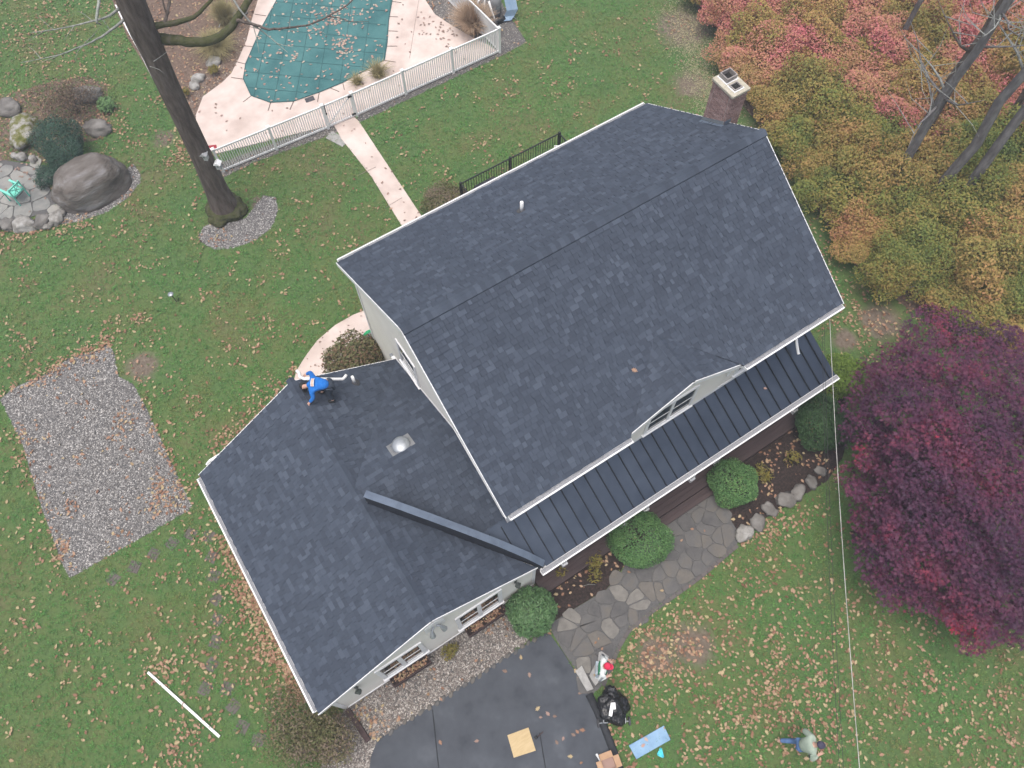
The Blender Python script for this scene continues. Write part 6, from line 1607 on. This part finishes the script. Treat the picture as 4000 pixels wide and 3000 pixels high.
# path light in the lawn
pl_ = empty('path_light', P(690,1178), label='small round solar path light standing in the left lawn', cat='lamp')
MB().tube([(0,0,0),(-.02,.02,.45)], .014, 6).build('stake', mat['black'], pl_)
MB().lathe((-.02,.02,.45), [(.05,0),(.06,.05),(.11,.06),(.10,.075),(.03,.09)], 18).build('lamp_head', mat['lightmetal'], pl_, smooth=True)
MB().tube([(.06,-.02,0),(.14,-.06,.22)], .012, 6).build('shepherd_hook', mat['black'], pl_)
s_ = empty('path_light', P(303,498), label='tiny white path light between the brown shrub and the yew', cat='lamp')
MB().tube([(0,0,0),(0,0,.35)], .012, 6).build('stake', mat['black'], s_); MB().lathe((0,0,.35), [(.03,0),(.05,.03),(.05,.05),(.01,.07)], 12).build('lamp_head', mat['vinyl'], s_, smooth=True)
# white globe lamp and broken white rod in the pool bed
gl = empty('globe_lamp', P(884,90), label='white globe lamp among the grasses at the pool edge', cat='lamp')
MB().tube([(0,0,0),(0,0,.3)], .02, 6).build('stake', mat['lightmetal'], gl); MB().ball((0,0,.38),.10,16,10).build('globe', mat['vinyl'], gl, smooth=True)
o = MB().tube([P(856,105,.08),P(868,68,.12),P(882,38,.10)], .018, 6).build('white_rod', mat['vinyl']); tag(o, 'thin white rod lying beside the globe lamp', 'rod')
# loose downspout length on the lawn
a, b = P(578,2626,.05), P(858,2878,.05)
dsp = MB().bar(a,b,.075,.055).build('downspout_pipe', mat['vinyl'], bevel=.008); tag(dsp, 'long white downspout pipe lying on the lower left lawn', 'pipe')
# elbow pipe lying over the ridge beside the roofer
zp = 4.82
op = MB().tube([P(1158,1448,4.62),P(1167,1455,4.64),P(1173,1474,4.70),P(1190,1480,4.80),P(1230,1480,4.86),P(1290,1481,4.60),P(1338,1481,4.42),P(1348,1472,4.38),P(1353,1464,4.38)], .045, 10).build('elbow_pipe', mat['vinyl'], smooth=True)
tag(op, 'white pipe with bent ends lying across the garage roof by the roofer', 'pipe')
# plywood square and hammer on the driveway
o = MB().prism(poly([(1982,2872),(2064,2842),(2093,2932),(2007,2960)]), .032, .055).build('plywood_sheet', mat['plywood']); tag(o, 'square tan plywood sheet lying on the driveway', 'board')
o = MB().tube([P(2122,2858,.05),P(2098,2880,.05)], .014, 8).build('mallet', mat['timber']); tag(o, 'small black headed mallet beside the plywood sheet', 'mallet')
pa, pb_ = P(2098,2886,.06), P(2090,2876,.06); MB().tube([pa,pb_], .045, 10).build('head', mat['black'], o)
# blue board with two leaves, cyan triangle
o = MB().prism(poly([(2455,2912),(2592,2834),(2618,2890),(2485,2966)]), .03, .075).build('blue_board', mat['blueboard'], bevel=.01); tag(o, 'rectangular light blue foam board lying on the lawn', 'board')
for px,py in ((2524,2888),(2512,2912)): one_leaf(P(px,py,.09), .15, (0,0,1), 'single pinkish leaf on the light blue board', 'leaves on the blue board', 'fallen_pink')
tri = poly([(2580,2922),(2568,2948),(2590,2958)]); o = MB()
for i in range(3): o.bar((*tri[i],.05),(*tri[(i+1)%3],.05),.045,.02)
o = o.build('triangle_tool', mat['cyan']); tag(o, 'bright cyan triangular tool beside the blue board', 'tool')
MB().prism([(x*.6+sum(p[0] for p in tri)/3*.4,y*.6+sum(p[1] for p in tri)/3*.4) for x,y in tri], .03, .045).build('web', mat['cyan'], o)
# bag of rubbish on a hand cart
gb = empty('bag_cart', P(2390,2770), label='black rubbish bag slumped on a small wheeled cart beside the driveway', cat='cart')
rock('bag', (0,.05,.30), (.42,.44,.36), 5, mat['bag'], rot=.3, rough=.20, flat=.95, parent=gb, sub=4)
rock('bag_neck', (.02,.44,.42), (.17,.20,.16), 9, mat['bag'], rot=.2, rough=.35, flat=.95, parent=gb)
MB().tube([(-.45,-.36,.12),(.45,-.36,.12)], .02, 8).build('axle', mat['lightmetal'], gb)
for sx in (-.46,.46): MB().tube([(sx-.025,-.36,.12),(sx+.025,-.36,.12)], .12, 16).build('wheel', mat['darkgrey'], gb)
for sx in (-.3,.3): MB().bar((sx,-.36,.12),(sx,.35,.05),.03,.03).build('frame_bar', mat['lightmetal'], gb)
gb.rotation_euler = (0,0,-TH+.05)
for (px,py,z,rz,l,w,lab) in [(2388,2772,.72,.75,.36,.10,'white box lying on top of the black bag'),(2396,2758,.74,1.0,.18,.12,'small white box piece at the upper edge of the black bag'),(2437,2805,.16,.95,.28,.10,'white box standing at the right end of the bag cart')]:
    o = MB().box(-l/2,l/2,-w/2,w/2,-.05,.05).build('white_box', mat['vinyl'], bevel=.006); o.location = P(px,py,z); o.rotation_euler = (0,.05,rz); tag(o, lab, 'box')
# carton with caulking tubes
cx_ = empty('carton', P(2375,2985,.03), -.25, 'open brown cardboard carton at the bottom edge of the driveway', 'carton')
for x0,x1,y0,y1 in ((-.19,.19,-.16,-.15),(-.19,.19,.15,.16),(-.19,-.18,-.15,.15),(.18,.19,-.15,.15)): MB().box(x0,x1,y0,y1,0,.26).build('side', mat['card'], cx_)
for a,b,c in (((-.19,.16,.26),(.19,.16,.26),(0,.16,-.02)),((-.19,-.16,.26),(.19,-.16,.26),(0,-.16,-.02)),((.19,-.16,.26),(.19,.16,.26),(.16,0,-.01)),((-.19,-.16,.26),(-.19,.16,.26),(-.14,0,-.08))):
    a,b,c = Vector(a),Vector(b),Vector(c); MB().prism3([a,b,b+c,a+c],(0,0,-.005)).build('flap', mat['card'], cx_)
MB().box(-.179,.179,-.149,.149,.02,.16).build('contents', mat['fallen_dark'], cx_)
for i,(a,b) in enumerate([((2352,2972),(2392,2952)),((2356,2966),(2388,2946)),((2350,2978),(2378,2968))]):
    pa, pb_ = P(*a,.06), P(*b,.06); d_ = (pb_-pa); o = MB().tube([pa,pa+d_*.7,pa+d_*.72,pb_], [.027,.027,.010,.006], 10).build('caulk_tube', mat['vinyl'], smooth=True); tag(o, 'white caulk tube lying beside the carton', 'tube', 'caulk tubes by the carton')
o = MB().tube([P(2332,2950,.06),P(2345,2975,.06)], .022, 8).build('caulk_gun', mat['vinyl']); tag(o, 'white caulking gun lying left of the carton', 'tool')
MB().box(-.03,.03,-.04,.04,-.02,.03).build('handle', mat['lightmetal'], o).location = P(2332,2950,.06)
# hose reel and teal pot behind the gable wall
hr = empty('hose_reel', P(1447,1322), label='coiled green garden hose on a grey reel by the gable wall', cat='hose')
for k in range(4): MB().tube([(.2*math.cos(t),.03*k-.06,.32+.2*math.sin(t)) for t in np.linspace(0,6.28,18)], .018, 6).build('coil', mat['hose'], hr)
MB().box(-.22,.22,-.14,.14,0,.28).build('reel_box', mat['lightmetal'], hr, bevel=.02)
o = MB().lathe(P(1460,1352), [(.14,0),(.18,.30),(.20,.34),(.17,.34),(.16,.30)], 16).build('pot', mat['teal'], smooth=True); tag(o, 'teal plant pot between the hose reel and the hydrangea', 'pot')
# stray twigs on bed
o = MB().tube([P(2275,2290,.05),P(2300,2282,.07),P(2325,2284,.05)], .008, 5).build('twig', mat['twig']); tag(o, 'thin pale twig lying on the dark mulch bed', 'twig')

# ------------------------------------------------------------------ damp autumn air
hz = MB().box(-60,75,-45,75,-1.0,26.5).build('haze')
tag(hz, 'thin pale autumn mist hanging over the whole garden', 'haze', kind='stuff')
hm_ = bpy.data.materials.new('haze'); hm_.use_nodes = True
hn = hm_.node_tree.nodes; hl = hm_.node_tree.links
hn.remove(hn['Principled BSDF'])
pvn = hn.new('ShaderNodeVolumePrincipled')
pvn.inputs['Color'].default_value = (.86,.92,1.0,1)
pvn.inputs['Density'].default_value = 0.0024
pvn.inputs['Anisotropy'].default_value = 0.2
hl.new(pvn.outputs[0], hn['Material Output'].inputs['Volume'])
hz.data.materials.append(hm_)
